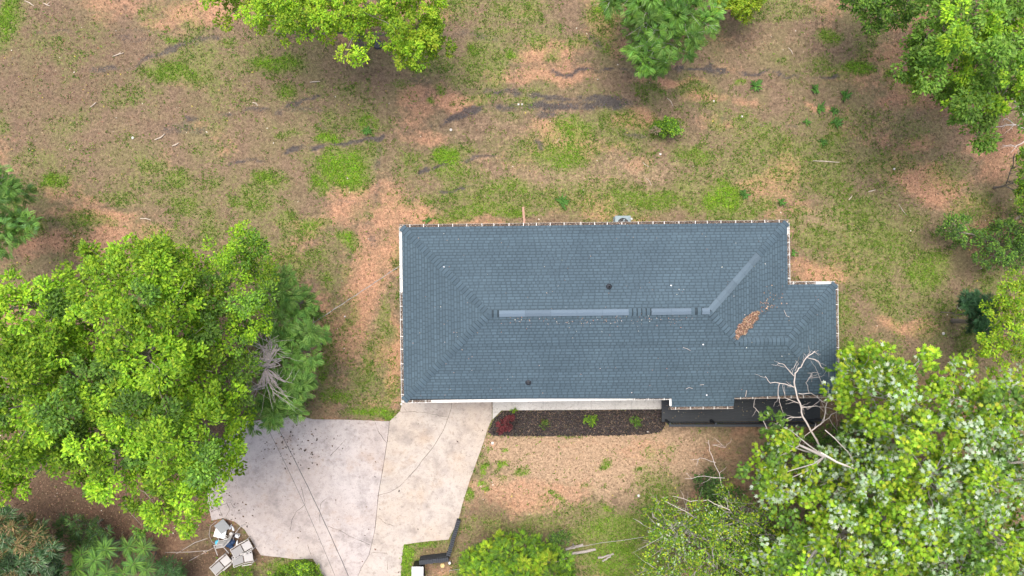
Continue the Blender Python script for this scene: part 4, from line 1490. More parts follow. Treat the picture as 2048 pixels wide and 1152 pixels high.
# dead branches reaching over the porch roof: traced limbs at their own heights
DEAD = [([(1700, 985), (1655, 915), (1622, 862), (1605, 834), (1600, 807), (1589, 772), (1589, 746), (1602, 733), (1614, 715), (1630, 702)], 4.6, 5.6, .05),
        ([(1591, 776), (1571, 767), (1540, 765), (1530, 752)], 5.1, 5.4, .022), ([(1588, 752), (1573, 735), (1564, 727), (1554, 729)], 5.2, 5.5, .018), ([(1614, 715), (1636, 723), (1644, 735), (1657, 743), (1658, 754)], 5.5, 5.6, .016),
        ([(1559, 766), (1557, 789), (1560, 809), (1570, 836)], 5.2, 4.8, .016), ([(1622, 862), (1642, 848), (1648, 842), (1652, 813), (1657, 774)], 4.8, 5.6, .032), ([(1597, 787), (1622, 786), (1652, 807)], 5.1, 5.3, .02),
        ([(1600, 807), (1571, 795), (1565, 770)], 5.0, 5.2, .016), ([(1603, 834), (1583, 834), (1562, 842), (1545, 850)], 4.9, 4.6, .02), ([(1604, 815), (1630, 812), (1650, 814)], 5.0, 5.1, .018), ([(1540, 870), (1525, 840), (1517, 824), (1507, 813), (1511, 797)], 4.3, 4.6, .02),
        ([(1618, 785), (1612, 765), (1618, 755), (1640, 754)], 5.1, 5.4, .011), ([(1645, 772), (1636, 745), (1615, 746)], 5.4, 5.5, .011), ([(1600, 807), (1615, 820), (1640, 800)], 5, 5.2, .012), ([(1590, 742), (1596, 728), (1591, 720)], 5.3, 5.5, .010),
        ([(1660, 800), (1690, 795), (1720, 780)], 5.1, 5.2, .016), ([(1614, 715), (1622, 700), (1638, 712)], 5.5, 5.6, .008), ([(1622, 862), (1605, 875), (1590, 905)], 4.8, 4.4, .016), ([(1648, 842), (1672, 825), (1686, 800)], 5.0, 5.2, .014)]


def dead_limbs(parent, lst, extra=3, seed=1):
    for line, z0, z1, r in lst:
        zs = np.linspace(z0, z1, len(line))
        pts = np.array([P(x, y, z) for (x, y), z in zip(line, zs)])
        # denser and slightly crooked
        t = np.linspace(0, len(pts) - 1, (len(pts) - 1) * 3 + 1)
        q = np.stack([np.interp(t, np.arange(len(pts)), pts[:, k]) for k in range(3)], -1)
        q[1:-1] += rng.normal(0, .018, (len(q) - 2, 3))
        mb = MB()
        rr = np.linspace(r, r * .35, len(q))
        mb.tube(q, rr, 5, WOODP)
        for _ in range(extra):
            j = rng.integers(1, len(q) - 1)
            dr = unit(q[j] - q[j - 1] + rng.normal(0, .6 * np.linalg.norm(q[j] - q[j - 1]) + .02, 3))
            e = q[j] + dr * rng.uniform(.25, .7)
            a, b = limb_mesh(q[j], e, max(.006, rr[j] * .5), .003, .08, 5)
            mb.tube(a, b, 4, WOODP)
        mb.obj('dead_branch', M['deadwood'], parent)


dead_limbs(maple, DEAD)
# heavier pale limbs seen inside the maple crown
dead_limbs(maple, [([(1640, 905), (1690, 930), (1730, 950), (1770, 955)], 8.2, 7.8, .05), ([(1880, 830), (1905, 800), (1920, 795)], 7.2, 8.6, .06), ([(1820, 890), (1865, 850), (1885, 815)], 5.0, 7.4, .09), ([(1770, 955), (1730, 985), (1680, 975)], 7.6, 8.0, .04),
                   ([(1900, 990), (1960, 970), (2040, 975)], 7.8, 8.4, .05), ([(1780, 1090), (1810, 1050), (1822, 1030)], 6.6, 8.0, .045), ([(1560, 985), (1610, 982), (1640, 985)], 7.4, 7.6, .03), ([(1840, 720), (1790, 760), (1760, 850)], 7, 7.4, .03),
                   ([(1870, 880), (1830, 800), (1815, 760)], 6.2, 7.6, .03), ([(1700, 1090), (1660, 1110), (1640, 1125)], 6.0, 6.4, .02), ([(2000, 890), (1985, 840), (2010, 790)], 7, 8, .03), ([(1650, 860), (1700, 905), (1712, 960)], 7.4, 7.6, .018)], 2)

T14 = [(1318, 1000), (1345, 985), (1350, 1010), (1392, 1000), (1430, 1010), (1455, 975), (1480, 985), (1505, 1010), (1570, 1065), (1560, 1130), (1560, 1240), (1260, 1240), (1282, 1130), (1262, 1120), (1300, 1090), (1290, 1050), (1302, 1020)]
t14 = tree('elm_sapling', 'twiggy young tree with small lime leaves left of the silver-leaved maple', 'tree', grow(T14, 8), 3.6, 5.4, .75, YLIME + MIDG, size=(.10, .17), per=48, trunk_r=.1, bare=2, under=.4, white=.05, wood='deadwood')
dead_limbs(t14, [([(1395, 1040), (1370, 1022), (1345, 1010), (1325, 1000)], 4.4, 4.8, .022), ([(1460, 1020), (1415, 1000), (1380, 1002), (1345, 992)], 4.6, 4.9, .02), ([(1456, 1015), (1447, 985), (1437, 945), (1420, 900), (1417, 880)], 4.5, 5.0, .02),
                 ([(1450, 956), (1410, 952), (1370, 957)], 4.7, 4.9, .014), ([(1380, 1085), (1355, 1070), (1342, 1050)], 4.4, 4.8, .016), ([(1455, 1125), (1440, 1090), (1425, 1060)], 4.4, 4.8, .018), ([(1432, 925), (1400, 916), (1385, 920)], 4.8, 4.9, .01), ([(1425, 890), (1450, 895), (1435, 880)], 4.8, 4.9, .01)], 3)
UND = [(1398, 975), (1440, 950), (1475, 985), (1520, 1050), (1600, 1090), (1700, 1100), (1900, 1090), (2048, 1060), (2120, 1100), (2120, 1240), (1420, 1240), (1440, 1100), (1400, 1020)]
tree('privet_thicket', 'dark green undergrowth below the young tree and the silver-leaved maple', 'shrub', UND, .9, 2.0, .8, DEEP + MIDG[2:3], size=(.10, .17), per=60, trunk_r=.05, under=.3)
UN2 = [(1596, 890), (1620, 868), (1655, 850), (1700, 826), (1735, 850), (1790, 900), (1770, 950), (1700, 935), (1640, 935)]
tree('laurel_bush', 'dark green bush behind the end of the porch deck', 'bush', UN2, 1.2, 2.6, .6, MIDG + DEEP, size=(.09, .15), per=80, trunk_r=.05, under=.4)
UN3 = [(1390, 950), (1425, 938), (1450, 955), (1455, 995), (1420, 1010), (1392, 985)]
tree('small_shrub', 'small dark shrub at the edge of the dry front lawn below bare twigs', 'shrub', UN3, .6, 1.2, .45, DEEP, size=(.08, .14), per=60, trunk_r=.03, under=.3)
B1 = [(918, 1150), (925, 1125), (942, 1096), (978, 1084), (1012, 1068), (1052, 1062), (1092, 1080), (1122, 1098), (1148, 1130), (1148, 1220), (915, 1220)]
tree('front_bush', 'full bright green bush at the bottom edge right of the black wall', 'bush', B1, .9, 2.2, .5, MIDG + LIME[:3], leaf=FROND, size=(.22, .36), per=34, trunk_r=.05, hue=(YLIME, .3), droop=.3)
tree('small_shrub', 'dark little shrub behind the full bush at the bottom edge', 'shrub', [(1085, 1075), (1110, 1060), (1145, 1070), (1135, 1092), (1100, 1092)], .4, .9, .4, DEEP + MIDG, size=(.07, .12), per=50, trunk_r=.02)
tree('low_bush', 'low lime bush at the bottom edge of the driveway, below the patio chairs', 'bush', [(520, 1150), (560, 1140), (585, 1125), (610, 1115), (632, 1125), (645, 1150), (640, 1200), (520, 1200)], .3, .8, .4, LIME + MIDG, size=(.07, .12), per=60, trunk_r=.02)
tree('low_bush', 'sparse low lime weeds at the bottom edge under the patio chairs', 'bush', [(440, 1150), (470, 1140), (500, 1138), (520, 1150), (515, 1190), (440, 1190)], .2, .5, .35, LIME + MIDG, size=(.07, .11), per=34, trunk_r=.02)
# lower left thicket
BAM = [(-60, 1005), (10, 1015), (40, 1018), (52, 1045), (88, 1032), (98, 1068), (132, 1092), (122, 1130), (134, 1200), (-60, 1220)]
tree('bamboo_clump', 'dark narrow-leaved bamboo clump with tan tips in the lower left corner', 'bamboo', BAM, 2.0, 3.4, .55, [(.08, .165, .07), (.055, .12, .055), (.11, .20, .09), (.20, .27, .18)], leaf=BLADE, size=(.2, .36), per=110, trunk_r=.05, hue=([(.34, .26, .15), (.25, .20, .10), (.10, .16, .06)], .3), droop=.25)
tree('dark_shrub', 'dark glossy shrub in the shade above the fern-leaved shrubs', 'shrub', [(118, 1045), (140, 1022), (178, 1030), (216, 1042), (222, 1080), (165, 1098), (120, 1084)], .9, 1.7, .5, DEEP + [(.06, .12, .06)], leaf=BLADE, size=(.16, .26), per=60, trunk_r=.04)
tree('dark_shrub', 'dark narrow-leaved shrub at the bottom edge right of the fern-leaved shrubs', 'shrub', [(300, 1150), (318, 1125), (345, 1112), (370, 1130), (375, 1190), (300, 1200)], .7, 1.3, .45, [(.06, .14, .05), (.08, .17, .06)], leaf=BLADE, size=(.18, .28), per=60, trunk_r=.03)


def fern_shrub(label, heads, size):
    """Rosettes of pinnate leaves on thin stems."""
    h0 = P(*heads[0])
    root = thing('mimosa_shrub', label, 'shrub', (h0[0], h0[1], 0), 'fern-leaved shrubs in the lower left corner')
    mb = MB()
    st_ = MB()
    for (x, y, z) in heads:
        c = P(x, y, z)
        st_.tube([(h0[0] * .7 + c[0] * .3, h0[1] * .7 + c[1] * .3, 0), (c[0] * .8 + h0[0] * .2, c[1] * .8 + h0[1] * .2, z * .5), c], [.035, .025, .012], 6)
        for ring, (k, el, ln) in enumerate(((6, .9, .62), (9, .38, .95), (10, .02, 1.05))):
            a = np.arange(k) * 2 * math.pi / k + rng.uniform(0, 6) + rng.normal(0, .16, k)
            d = np.stack([np.cos(a), np.sin(a), np.full(k, el) + rng.normal(0, .08, k)], -1)
            nr = np.stack([-np.cos(a) * el, -np.sin(a) * el, np.ones(k)], -1)
            t = pick([(.19, .38, .075), (.23, .43, .08), (.16, .33, .08)] if ring < 2 else [(.12, .26, .085), (.10, .22, .075)], k, .1)
            mb.leaves(FROND_BIG[0], FROND_BIG[1], np.repeat(c[None], k, 0) - np.array([0, 0, .08 * ring]), d, nr, size * ln * rng.uniform(.85, 1.15, k), t)
    st_.obj('stem', M['bark'], root, kind='stuff')
    mb.obj('crown', M['leafm'], root, kind='stuff')


fern_shrub('light green fern-leaved shrub at the bottom edge near the lower left corner', [(188, 1122, 2.3), (160, 1112, 2.0), (208, 1100, 2.1), (150, 1140, 2.0), (210, 1148, 2.1), (180, 1160, 2.1), (195, 1092, 1.6)], .62)
fern_shrub('smaller darker fern-leaved shrub right of the light green one', [(265, 1130, 1.9), (255, 1095, 1.6), (285, 1098, 1.5), (290, 1140, 1.6), (245, 1150, 1.7)], .58)

# tangle of dead grey vine twigs at the side of the huge tree
dv = thing('dead_shrub', 'tangle of bare grey twigs between the huge lime tree and the feathery tree', 'dead shrub', P(520, 725, 0))
st_ = MB()
st_.tube([P(520, 722, 0), P(522, 724, 2.5), P(530, 735, 6.1)], [.07, .05, .03], 6, (.9, .88, .9))
st_.obj('trunk', M['deadwood'], dv)
for (x, y, tx, ty, zt) in [(540, 690, 545, 660, 5.9), (535, 700, 500, 675, 5.9), (545, 725, 480, 742, 5.9), (540, 728, 500, 735, 5.8), (560, 725, 545, 722, 5.7), (530, 770, 480, 780, 5.9), (560, 765, 580, 745, 5.8), (545, 770, 570, 790, 5.7), (520, 775, 498, 800, 5.8), (540, 760, 555, 800, 5.6), (550, 690, 560, 705, 5.8), (530, 690, 515, 712, 5.7)]:
    mb = MB()
    for _ in range(5):
        a = P(x + rng.normal(0, 6), y + rng.normal(0, 6), 6.2)
        b = P(tx + rng.normal(0, 13), ty + rng.normal(0, 13), zt + .9 + rng.normal(0, .2))
        q, r = limb_mesh(P(531, 736, 6.1), a, .022, .014, .05, 4)
        mb.tube(q, r, 4, (.95, .92, .95))
        q, r = limb_mesh(a, b, .014, .004, .12, 5)
        mb.tube(q, r, 4, (.95, .92, .95))
        for _ in range(2):
            q2, r2 = limb_mesh(q[rng.integers(1, 4)], b + rng.normal(0, .3, 3), .008, .003, .05, 4)
            mb.tube(q2, r2, 3, (.95, .92, .95))
    mb.obj('dead_branch', M['deadwood'], dv)
# bleached dead snag by the corner tree
sn = thing('dead_snag', 'bleached bare branches at the right edge under the corner tree', 'dead tree', P(2060, 270, 0))
st_ = MB()
st_.tube([P(2062, 275, 0), P(2064, 268, 1.5), P(2060, 262, 3.4)], [.10, .08, .05], 6, WOODP)
st_.obj('trunk', M['deadwood'], sn)
dead_limbs(sn, [([(2060, 262), (2035, 250), (2010, 252), (1985, 255)], 3.4, 3.9, .035), ([(2030, 250), (2012, 238), (2005, 240)], 3.6, 3.9, .018), ([(2060, 262), (2045, 225), (2032, 205), (2012, 190)], 3.4, 4.2, .03), ([(2040, 215), (2035, 192)], 3.9, 4.2, .015), ([(2060, 262), (2048, 285), (2030, 292), (2005, 290)], 3.4, 3.7, .03), ([(2035, 290), (2022, 305)], 3.5, 3.6, .014)], 3)

# ------------------------------------------------------------------ small plants in the bed and dock weeds in the yard
def rosette(name, label, cat, x, y, r, pal, n=16, group=None, leaf=BLADE, wide=2.2):
    q = P(x, y, 0)
    z = float(ground_h(q[0], q[1]))
    a = rng.uniform(0, 2 * math.pi, n)
    el = rng.uniform(.15, .9, n)
    d = np.stack([np.cos(a), np.sin(a), el], -1)
    nr = np.stack([-np.cos(a) * el, -np.sin(a) * el, np.ones(n)], -1)
    mb = MB()
    mb.leaves(leaf[0] * np.array([1, wide, 1]), leaf[1], np.repeat(np.array([[q[0], q[1], z + .02]]), n, 0) + rng.normal(0, r * .12, (n, 3)) * np.array([1, 1, 0]), d, nr, r * rng.uniform(.6, 1.15, n), pick(pal, n, .15))
    o = mb.obj(name, M['leafm'])
    return tag(o, label, cat, group)


DOCK = [(.10, .24, .05), (.13, .29, .06), (.085, .2, .045)]
for (x, y, r, lab) in [(1511, 172, .42, 'broad-leaved weed rosette by the dark streak near the top right'), (1630, 178, .38, 'upright weed rosette below the top right grass patch'), (1691, 192, .4, 'weed rosette rightmost of the row near the top right'),
                       (1638, 217, .36, 'weed rosette just below the upright one'), (1668, 222, .3, 'small narrow weed between two bigger weed rosettes'), (1672, 246, .38, 'star-shaped weed rosette lowest of the top right row'), (1125, 405, .42, 'weed rosette in the grass north of the roof middle'),
                       (1488, 388, .36, 'weed rosette beside the deep green grass patch'), (1644, 285, .25, 'small weed rosette in the pale grass right of centre'), (1562, 405, .28, 'weed rosette above the north-east roof corner'), (855, 442, .24, 'small weed by the north-west roof corner'),
                       (1586, 505, .26, 'weed tuft by the east wall in the roof notch'), (735, 262, .3, 'tall grassy tuft left of the burnt streaks'), (1315, 262, .3, 'leafy weed at the rim of the brush heap'), (1340, 246, .3, 'leafy weed on top of the brush heap'), (1612, 245, .26, 'pale weed left of the lowest rosette')]:
    rosette('dock_weed', lab, 'weed', x, y, r, DOCK, 18, 'broad-leaved weeds in the yard')
tree('brush_heap', 'rounded leafy brush heap in the yard north of the roof', 'bush', [(1295, 262), (1310, 246), (1340, 236), (1362, 244), (1368, 264), (1352, 274), (1318, 272)], .25, .6, .35, LIME[2:] + MIDG, size=(.07, .12), per=60, trunk_r=.02, hue=([(.3, .24, .17), (.24, .2, .14)], .25))
tree('red_maple_shrub', 'dark red lace-leaved shrub in the mulch bed by the driveway', 'shrub', [(988, 850), (1000, 838), (1012, 828), (1030, 826), (1034, 838), (1026, 850), (1020, 866), (1002, 868), (990, 862)], .45, .95, .28, [(.11, .022, .028), (.14, .03, .038), (.08, .02, .026), (.16, .05, .05)], leaf=STAR, size=(.06, .10), per=80, trunk_r=.03)
for (x, y, r, pal, lab) in [(1181, 840, .34, LIME + MIDG, 'bright green little shrub in the middle of the mulch bed'), (1272, 843, .30, MIDG, 'green little shrub at the porch end of the mulch bed'), (1090, 848, .26, MIDG[2:] + [(.2, .07, .07)], 'straggly dark seedling between the red shrub and the bright one'), (1028, 823, .15, LIME, 'weed sprouting at the walkway edge above the red shrub')]:
    pl = [(x + r * 40 * math.cos(t), y + r * 36 * math.sin(t)) for t in np.linspace(0, 2 * math.pi, 9)[:-1]]
    tree('bed_shrub', lab, 'shrub', pl, .2, .4, .18, np.array(pal) * .75, size=(.06, .11), per=11, trunk_r=.012, jz=.04, group='little shrubs in the mulch bed', rad=(.9, 1.2))

# ------------------------------------------------------------------ junk by the driveway
def patio_chair(label, x, y, rz, tip=None, lift=0.0):
    c = P(x, y, .35)
    t = thing('patio_chair', label, 'chair', (c[0], c[1], lift), 'discarded patio chairs')
    t.rotation_euler = tip if tip else (0, 0, rz)
    ws, ds, hs = .52, .44, .40

    def part(nm, mat, fn, **k):
        m_ = MB()
        fn(m_)
        return m_.obj(nm, mat, t, local=True, **k)
    part('seat', M['plastic_grey'], lambda m: m.box((0, 0, hs), (ds - .03, ws - .13, .025)))
    bx, bz = -ds / 2, hs
    ang = math.radians(38)
    R = Matrix.Rotation(-(math.pi / 2 - ang), 3, 'Y')
    bl = .50
    cb = (bx - math.sin(math.pi / 2 - ang) * bl / 2 - .01, 0, bz + math.cos(math.pi / 2 - ang) * bl / 2 + .02)
    Mx = np.array(Matrix.Rotation(math.pi / 2 - (math.pi / 2 - ang), 3, 'Y'))
    part('backrest', M['plastic_back'], lambda m: m.box(cb, (bl - .04, ws - .13, .025), M=Mx))
    topx, topz = cb[0] - math.cos(ang) * bl / 2, cb[2] + math.sin(ang) * bl / 2
    for s in (-1, 1):
        yy = s * ws / 2
        part('side_frame', M['plastic_beige'], lambda m: m.tube([(ds / 2, yy, hs + .005), (bx, yy, hs + .005), (topx, yy, topz)], .019, 6))
        part('armrest', M['plastic_beige'], lambda m: m.box((-.03, yy + s * .03, hs + .22), (ds + .04, .035, .025)))
        part('leg', M['plastic_beige'], lambda m: m.tube([(ds / 2 - .02, yy + s * .03, hs + .21), (ds / 2, yy + s * .03, 0)], .018, 6))
        part('leg', M['plastic_beige'], lambda m: m.tube([(-ds / 2 + .06, yy + s * .03, hs + .21), (-ds / 2 - .12, yy + s * .03, 0)], .018, 6))
    part('top_bar', M['plastic_beige'], lambda m: m.tube([(topx, -ws / 2, topz), (topx, ws / 2, topz)], .019, 6))
    part('cross_bar', M['plastic_beige'], lambda m: m.tube([(ds / 2, -ws / 2, hs), (ds / 2, ws / 2, hs)], .019, 6))
    return t


patio_chair('grey sling patio chair on the right, upper of the pair beside the concrete', 494, 1091, math.radians(28))
patio_chair('grey sling patio chair on the right, lower of the pair beside the concrete', 497, 1114, math.radians(10))
patio_chair('grey sling patio chair nearest the bottom edge, facing up and right', 452, 1121, math.radians(40))
patio_chair('grey sling patio chair tipped over, left of the other three', 446, 1102, 0, (math.radians(68), 0, math.radians(-170)), .25)


def junk(name, label, cat, fn, mat, smooth=False):
    m_ = MB()
    fn(m_)
    return tag(m_.obj(name, mat, None, smooth), label, cat)


RX = lambda a: np.array(Matrix.Rotation(a, 3, 'X'))
q = P(444.5, 1053, .3)
junk('square_panel', 'grey square tabletop lying on the junk by the driveway', 'tabletop', lambda m: (m.box((q[0], q[1], .30), (.56, .56, .03), math.radians(38), M=RX(.12)), m.box((q[0], q[1], .26), (.4, .4, .05), math.radians(38), M=RX(.12))), M['greypanel'])
q = P(441, 1066, .15)
junk('white_board', 'white board half hidden under the grey square tabletop', 'board', lambda m: (m.box((q[0], q[1], .20), (.55, .42, .02), math.radians(-14), M=RX(-.2)), m.box((q[0] + .1, q[1] - .18, .17), (.34, .05, .03), math.radians(-14))), M['whiteplastic'])
q = P(435.5, 1085, .1)
junk('blue_ball', 'bright sky-blue deflated ball in the junk pile', 'ball', lambda m: m.lathe([(.03, .0), (.10, .03), (.135, .09), (.125, .15), (.08, .19), (.03, .195)], (q[0], q[1], .0), 14), M['cyan'], True)
q = P(453, 1083, .1)
junk('white_basin', 'small white curved basin beside the blue ball', 'basin', lambda m: m.lathe([(.08, .0), (.15, .14), (.165, .14), (.15, .12), (.07, .03), (.001, .03)], (q[0], q[1], .02), 16), M['whiteplastic'], True)
q = P(458, 1087, .08)
junk('trash_bag', 'crumpled dark navy bag in the middle of the junk pile', 'bag', lambda m: [m.lathe([(r * .9, 0), (r * 1.1, h * .4), (r * .7, h * .85), (r * .15, h)], (q[0] + dx, q[1] + dy, 0), 9) for dx, dy, r, h in ((0, 0, .2, .24), (.16, .08, .14, .2), (-.14, .06, .15, .18), (.08, -.14, .13, .16))], M['blue'], True)
q = P(464, 1090, .2)
for k, (x, y, rz, lab) in enumerate([(461, 1054, 1.2, 'small white bottle right of the grey square tabletop'), (466, 1057, 1.9, 'larger white bottle farthest right of the grey square tabletop'), (474, 1086, 1.4, 'white bottle beside the small white carton'), (475, 1110, 2.2, 'white bottle between the patio chairs')]):
    p = P(x, y, .05)

    def bott(m, p=p, rz=rz):
        d = np.array([math.cos(rz), math.sin(rz), .05])
        m.tube([p - d * .12, p - d * .11, p + d * .06, p + d * .09, p + d * .10, p + d * .14], [.02, .05, .05, .03, .02, .02], 10)
    tag((lambda m_: (bott(m_), m_.obj('bottle', M['whiteplastic']))[1])(MB()), lab, 'bottle', 'white bottles in the junk pile')
p = P(475, 1071, .1)
junk('carton', 'small white carton near the concrete edge of the junk pile', 'carton', lambda m: (m.box((p[0], p[1], .1), (.19, .15, .2), -.3), m.box((p[0] + .1, p[1] + .02, .19), (.1, .05, .02), -.3)), M['whiteplastic'])
p = P(463, 1067, .1)
junk('plastic_tub', 'squat pale tub in the junk pile left of the white carton', 'tub', lambda m: m.lathe([(.07, 0), (.085, .14), (.095, .14), (.09, .16), (.02, .165)], (p[0], p[1], .02), 12), M['plastic_beige'], True)
junk('stick', 'long grey branch leaning over the junk pile onto the concrete', 'stick', lambda m: (m.tube([P(455, 1073, .15), P(470, 1067, .22), P(482, 1052, .2), P(492, 1048, .1)], [.012, .018, .02, .014], 6), m.tube([P(482, 1052, .2), P(484, 1049, .16)], .01, 5)), M['deadwood'])
junk('pole', 'short pale plastic pipe standing in the junk pile', 'pipe', lambda m: m.tube([P(467, 1074, .1), P(466, 1086, .12)], .022, 8), M['plastic_beige'])
junk('hoop', 'thin grey bent hoop of wire left of the grey square tabletop', 'wire hoop', lambda m: m.tube([P(434, 1042, .03), P(421, 1052, .08), P(418, 1070, .1), P(424, 1084, .06), P(432, 1090, .03)], .012, 5), M['deadwood'])
for k, (pts, lab) in enumerate([([(330, 1105), (380, 1104), (425, 1100)], 'long thin fallen branch left of the patio chairs'), ([(352, 1108), (390, 1085), (420, 1075)], 'thin fallen branch slanting up towards the white board'), ([(378, 1122), (400, 1110), (428, 1095)], 'short fallen branch by the tipped patio chair')]):
    junk('stick', lab, 'stick', lambda m, pts=pts: m.tube([P(x, y, .05 + .05 * math.sin(x)) for x, y in pts], [.012, .018, .01], 5), M['deadwood'])

# ------------------------------------------------------------------ black brick wall and what stands by it
wallt = thing('retaining_wall', 'low black painted brick wall turning a corner beside the driveway', 'wall', P(893, 1115, 0))
A0, A1 = P(917, 1041, .3), P(896.5, 1112, .62)
B0, B1 = P(897, 1119, .66), P(838, 1126, .66)


def brick_row(a, b, z0, z1, n, across):
    a2, b2 = np.array(a[:2]), np.array(b[:2])
    dr = unit(b2 - a2)
    L2 = np.linalg.norm(b2 - a2)
    nn = np.array([-dr[1], dr[0]])
    m_ = MB()
    pl = [a2 + nn * across * .46, a2 - nn * across * .46, b2 - nn * across * .46, b2 + nn * across * .46]
    sgn = [z0, z0, z1, z1]
    A = np.sum(np.array(pl)[:, 0] * np.roll(np.array(pl)[:, 1], -1) - np.roll(np.array(pl)[:, 0], -1) * np.array(pl)[:, 1])
    zz_ = np.array(sgn) - .085
    m_.prism(pl if A > 0 else pl, -.05, zz_ if A > 0 else zz_[::-1])
    m_.obj('core', M['blackbrick'], wallt)
    bm_ = MB()
    bm_.box((0, 0, 0), (L2 / n - .012, across, .09))
    me = bm_.mesh('brick', M['blackbrick'])
    for i in range(n):
        t = (i + .5) / n
        c = a2 + (b2 - a2) * t + nn * rng.normal(0, .008)
        inst('brick', me, (c[0], c[1], z0 + (z1 - z0) * t - .045 + rng.normal(0, .003)), math.atan2(dr[1], dr[0]) + rng.normal(0, .03), wallt)


brick_row(A0, A1, .30, .66, 18, .20)
brick_row(B0, B1, .66, .66, 15, .21)
for lev in range(5):
    bm_ = MB()
    bm_.box((0, 0, 0), (.205, .04, .085))
    me = bm_.mesh('brick', M['blackbrick'])
    d2 = unit(np.array(B1[:2]) - np.array(B0[:2]))
    nn = np.array([-d2[1], d2[0]])
    nn = nn if nn[1] > 0 else -nn
    L2 = np.linalg.norm(B1[:2] - B0[:2])
    for i in range(int(L2 / .215)):
        c = np.array(B0[:2]) + d2 * (.11 + i * .215 + (.1 if lev % 2 else 0)) + nn * .09
        inst('brick', me, (c[0], c[1], .06 + lev * .10), math.atan2(d2[1], d2[0]), wallt)
q = P(835, 1147, .85)
box_o = thing('storage_box', 'white flat-topped box at the bottom edge against the black wall', 'box', (q[0], q[1], 0))
mb = MB()
mb.box((q[0], q[1] - .1, .40), (.52, .78, .80))
mb.obj('body', M['black'], box_o)
mb = MB()
mb.box((q[0], q[1] - .1, .83), (.56, .84, .05))
mb.obj('lid', M['whiteplastic'], box_o)
p = P(899.5, 1125, .2)
junk('globe_light', 'tiny white globe light at the foot of the black wall corner', 'garden light', lambda m: m.lathe([(.02, 0), (.02, .18), (.055, .2), (.075, .26), (.055, .32), (.01, .335)], (p[0], p[1], 0), 12), M['whiteplastic'], True)
p = P(885, 1131, .05)
junk('sandstone_block', 'small yellowish stone block behind the black wall', 'stone', lambda m: m.lathe([(.10, 0), (.13, .03), (.12, .08), (.07, .11), (.01, .115)], (p[0], p[1], 0), 6), simple('yellow_stone', (.62, .47, .22), .9, .2, 12))

# ------------------------------------------------------------------ logs, fence wire, stones, sticks
for k, (x0, y0, x1, y1, r, lab) in enumerate([(1132, 1098, 1166, 1090, .075, 'short thick grey log at the edge of the full bush'), (1142, 1107, 1192, 1099, .07, 'long weathered grey log lying below the short one'), (1196, 1116, 1228, 1107, .05, 'grey broken plank on the leaf litter right of the logs'), (1205, 1122, 1222, 1112, .045, 'lower grey broken plank on the leaf litter right of the logs')]):
    a, b = P(x0, y0, r), P(x1, y1, r)
    m_ = MB()
    t = np.linspace(0, 1, 6)[:, None]
    m_.tube(a + (b - a) * t + rng.normal(0, .012, (6, 3)), r * rng.uniform(.8, 1.15, 6), 8, (.85, .83, .82))
    tag(m_.obj('log', M['deadwood']), lab, 'log', 'weathered wood at the bottom edge')
fp = P(1148, 1096, .5)
m_ = MB()
m_.tube([(fp[0], fp[1], 0), (fp[0], fp[1], .5)], .05, 7, (.9, .9, .9))
tag(m_.obj('fence_post', M['deadwood']), 'stubby grey fence post between the logs', 'post')
m_ = MB()
m_.tube([P(1148, 1096, .5), P(1200, 1086, .55), P(1250, 1080, .5), P(1300, 1072, .8)], .012, 5)
tag(m_.obj('fence_wire', M['cable_pale']), 'thin grey wire running from the post into the twiggy tree', 'wire')
m_ = MB()
m_.tube([P(899, 1141, .3), P(915, 1139, .35), P(932, 1137, .3)], .012, 5)
m_.tube([P(899, 1141, .3), P(899, 1145, 0)], .015, 5)
tag(m_.obj('fence_wire', M['cable_pale']), 'short grey wire beside the full bush near the black wall', 'wire')
STICKS = [([(1625, 322), (1650, 323), (1678, 325)], .03, 'long pale straight stick in the grass right of centre'), ([(1576, 96), (1585, 109)], .025, 'short pale stick in the brown grass near the top right'), ([(1334, 196), (1346, 213)], .02, 'thin pale stick above the brush heap'),
          ([(1286, 325), (1298, 334)], .02, 'thin pale stick below the brush heap'), ([(1292, 356), (1303, 371)], .015, 'thin grey stick above the air conditioner'), ([(280, 437), (302, 440)], .03, 'pale stick on bare clay near the left tree top'), ([(226, 113), (248, 106)], .03, 'forked pale stick near the upper left'),
          ([(182, 215), (194, 205)], .03, 'short pale stick left of the dark ash patch'), ([(310, 280), (330, 268)], .04, 'pale bark piece in the dark ash patch'), ([(345, 292), (358, 286)], .04, 'pale bark piece right of the dark ash patch'), ([(1696, 400), (1703, 392)], .03, 'small pale stick in the grass right of the roof'),
          ([(1735, 384), (1750, 380)], .03, 'pale stick right of centre in the thin grass'), ([(1912, 610), (1920, 620)], .03, 'pale stick by the dark young pine'), ([(620, 165), (640, 163)], .03, 'pale stick in the dry grass below the top tree'), ([(505, 205), (516, 212)], .03, 'short pale stick above the long burnt streak'),
          ([(1796, 408), (1812, 430)], .02, 'thin pale stick left of the vine thicket'), ([(50, 2), (68, 12)], .03, 'pale stick at the upper left corner'), ([(86, 6), (100, 12)], .03, 'forked pale stick at the top edge near the left corner'), ([(1120, 275), (1112, 286)], .012, 'thin straw in the grass above the roof')]
for pts, r, lab in STICKS:
    pp = [P(x, y, 0) for x, y in pts]
    pp = [np.array([p[0], p[1], float(ground_h(p[0], p[1])) + r]) for p in pp]
    m_ = MB()
    if len(pp) == 2:
        pp.insert(1, (pp[0] + pp[1]) / 2 + np.array([rng.normal(0, .03), rng.normal(0, .03), .01]))
    m_.tube(pp, [r * .6, r, r * .5], 6, (1.25, 1.15, 1.0))
    if 'fork' in lab:
        m_.tube([pp[1], pp[1] + np.array([.15, .12, .02])], [r * .7, r * .3], 5, (1.25, 1.15, 1.0))
    tag(m_.obj('stick', M['deadwood']), lab, 'stick', 'sticks lying in the yard')
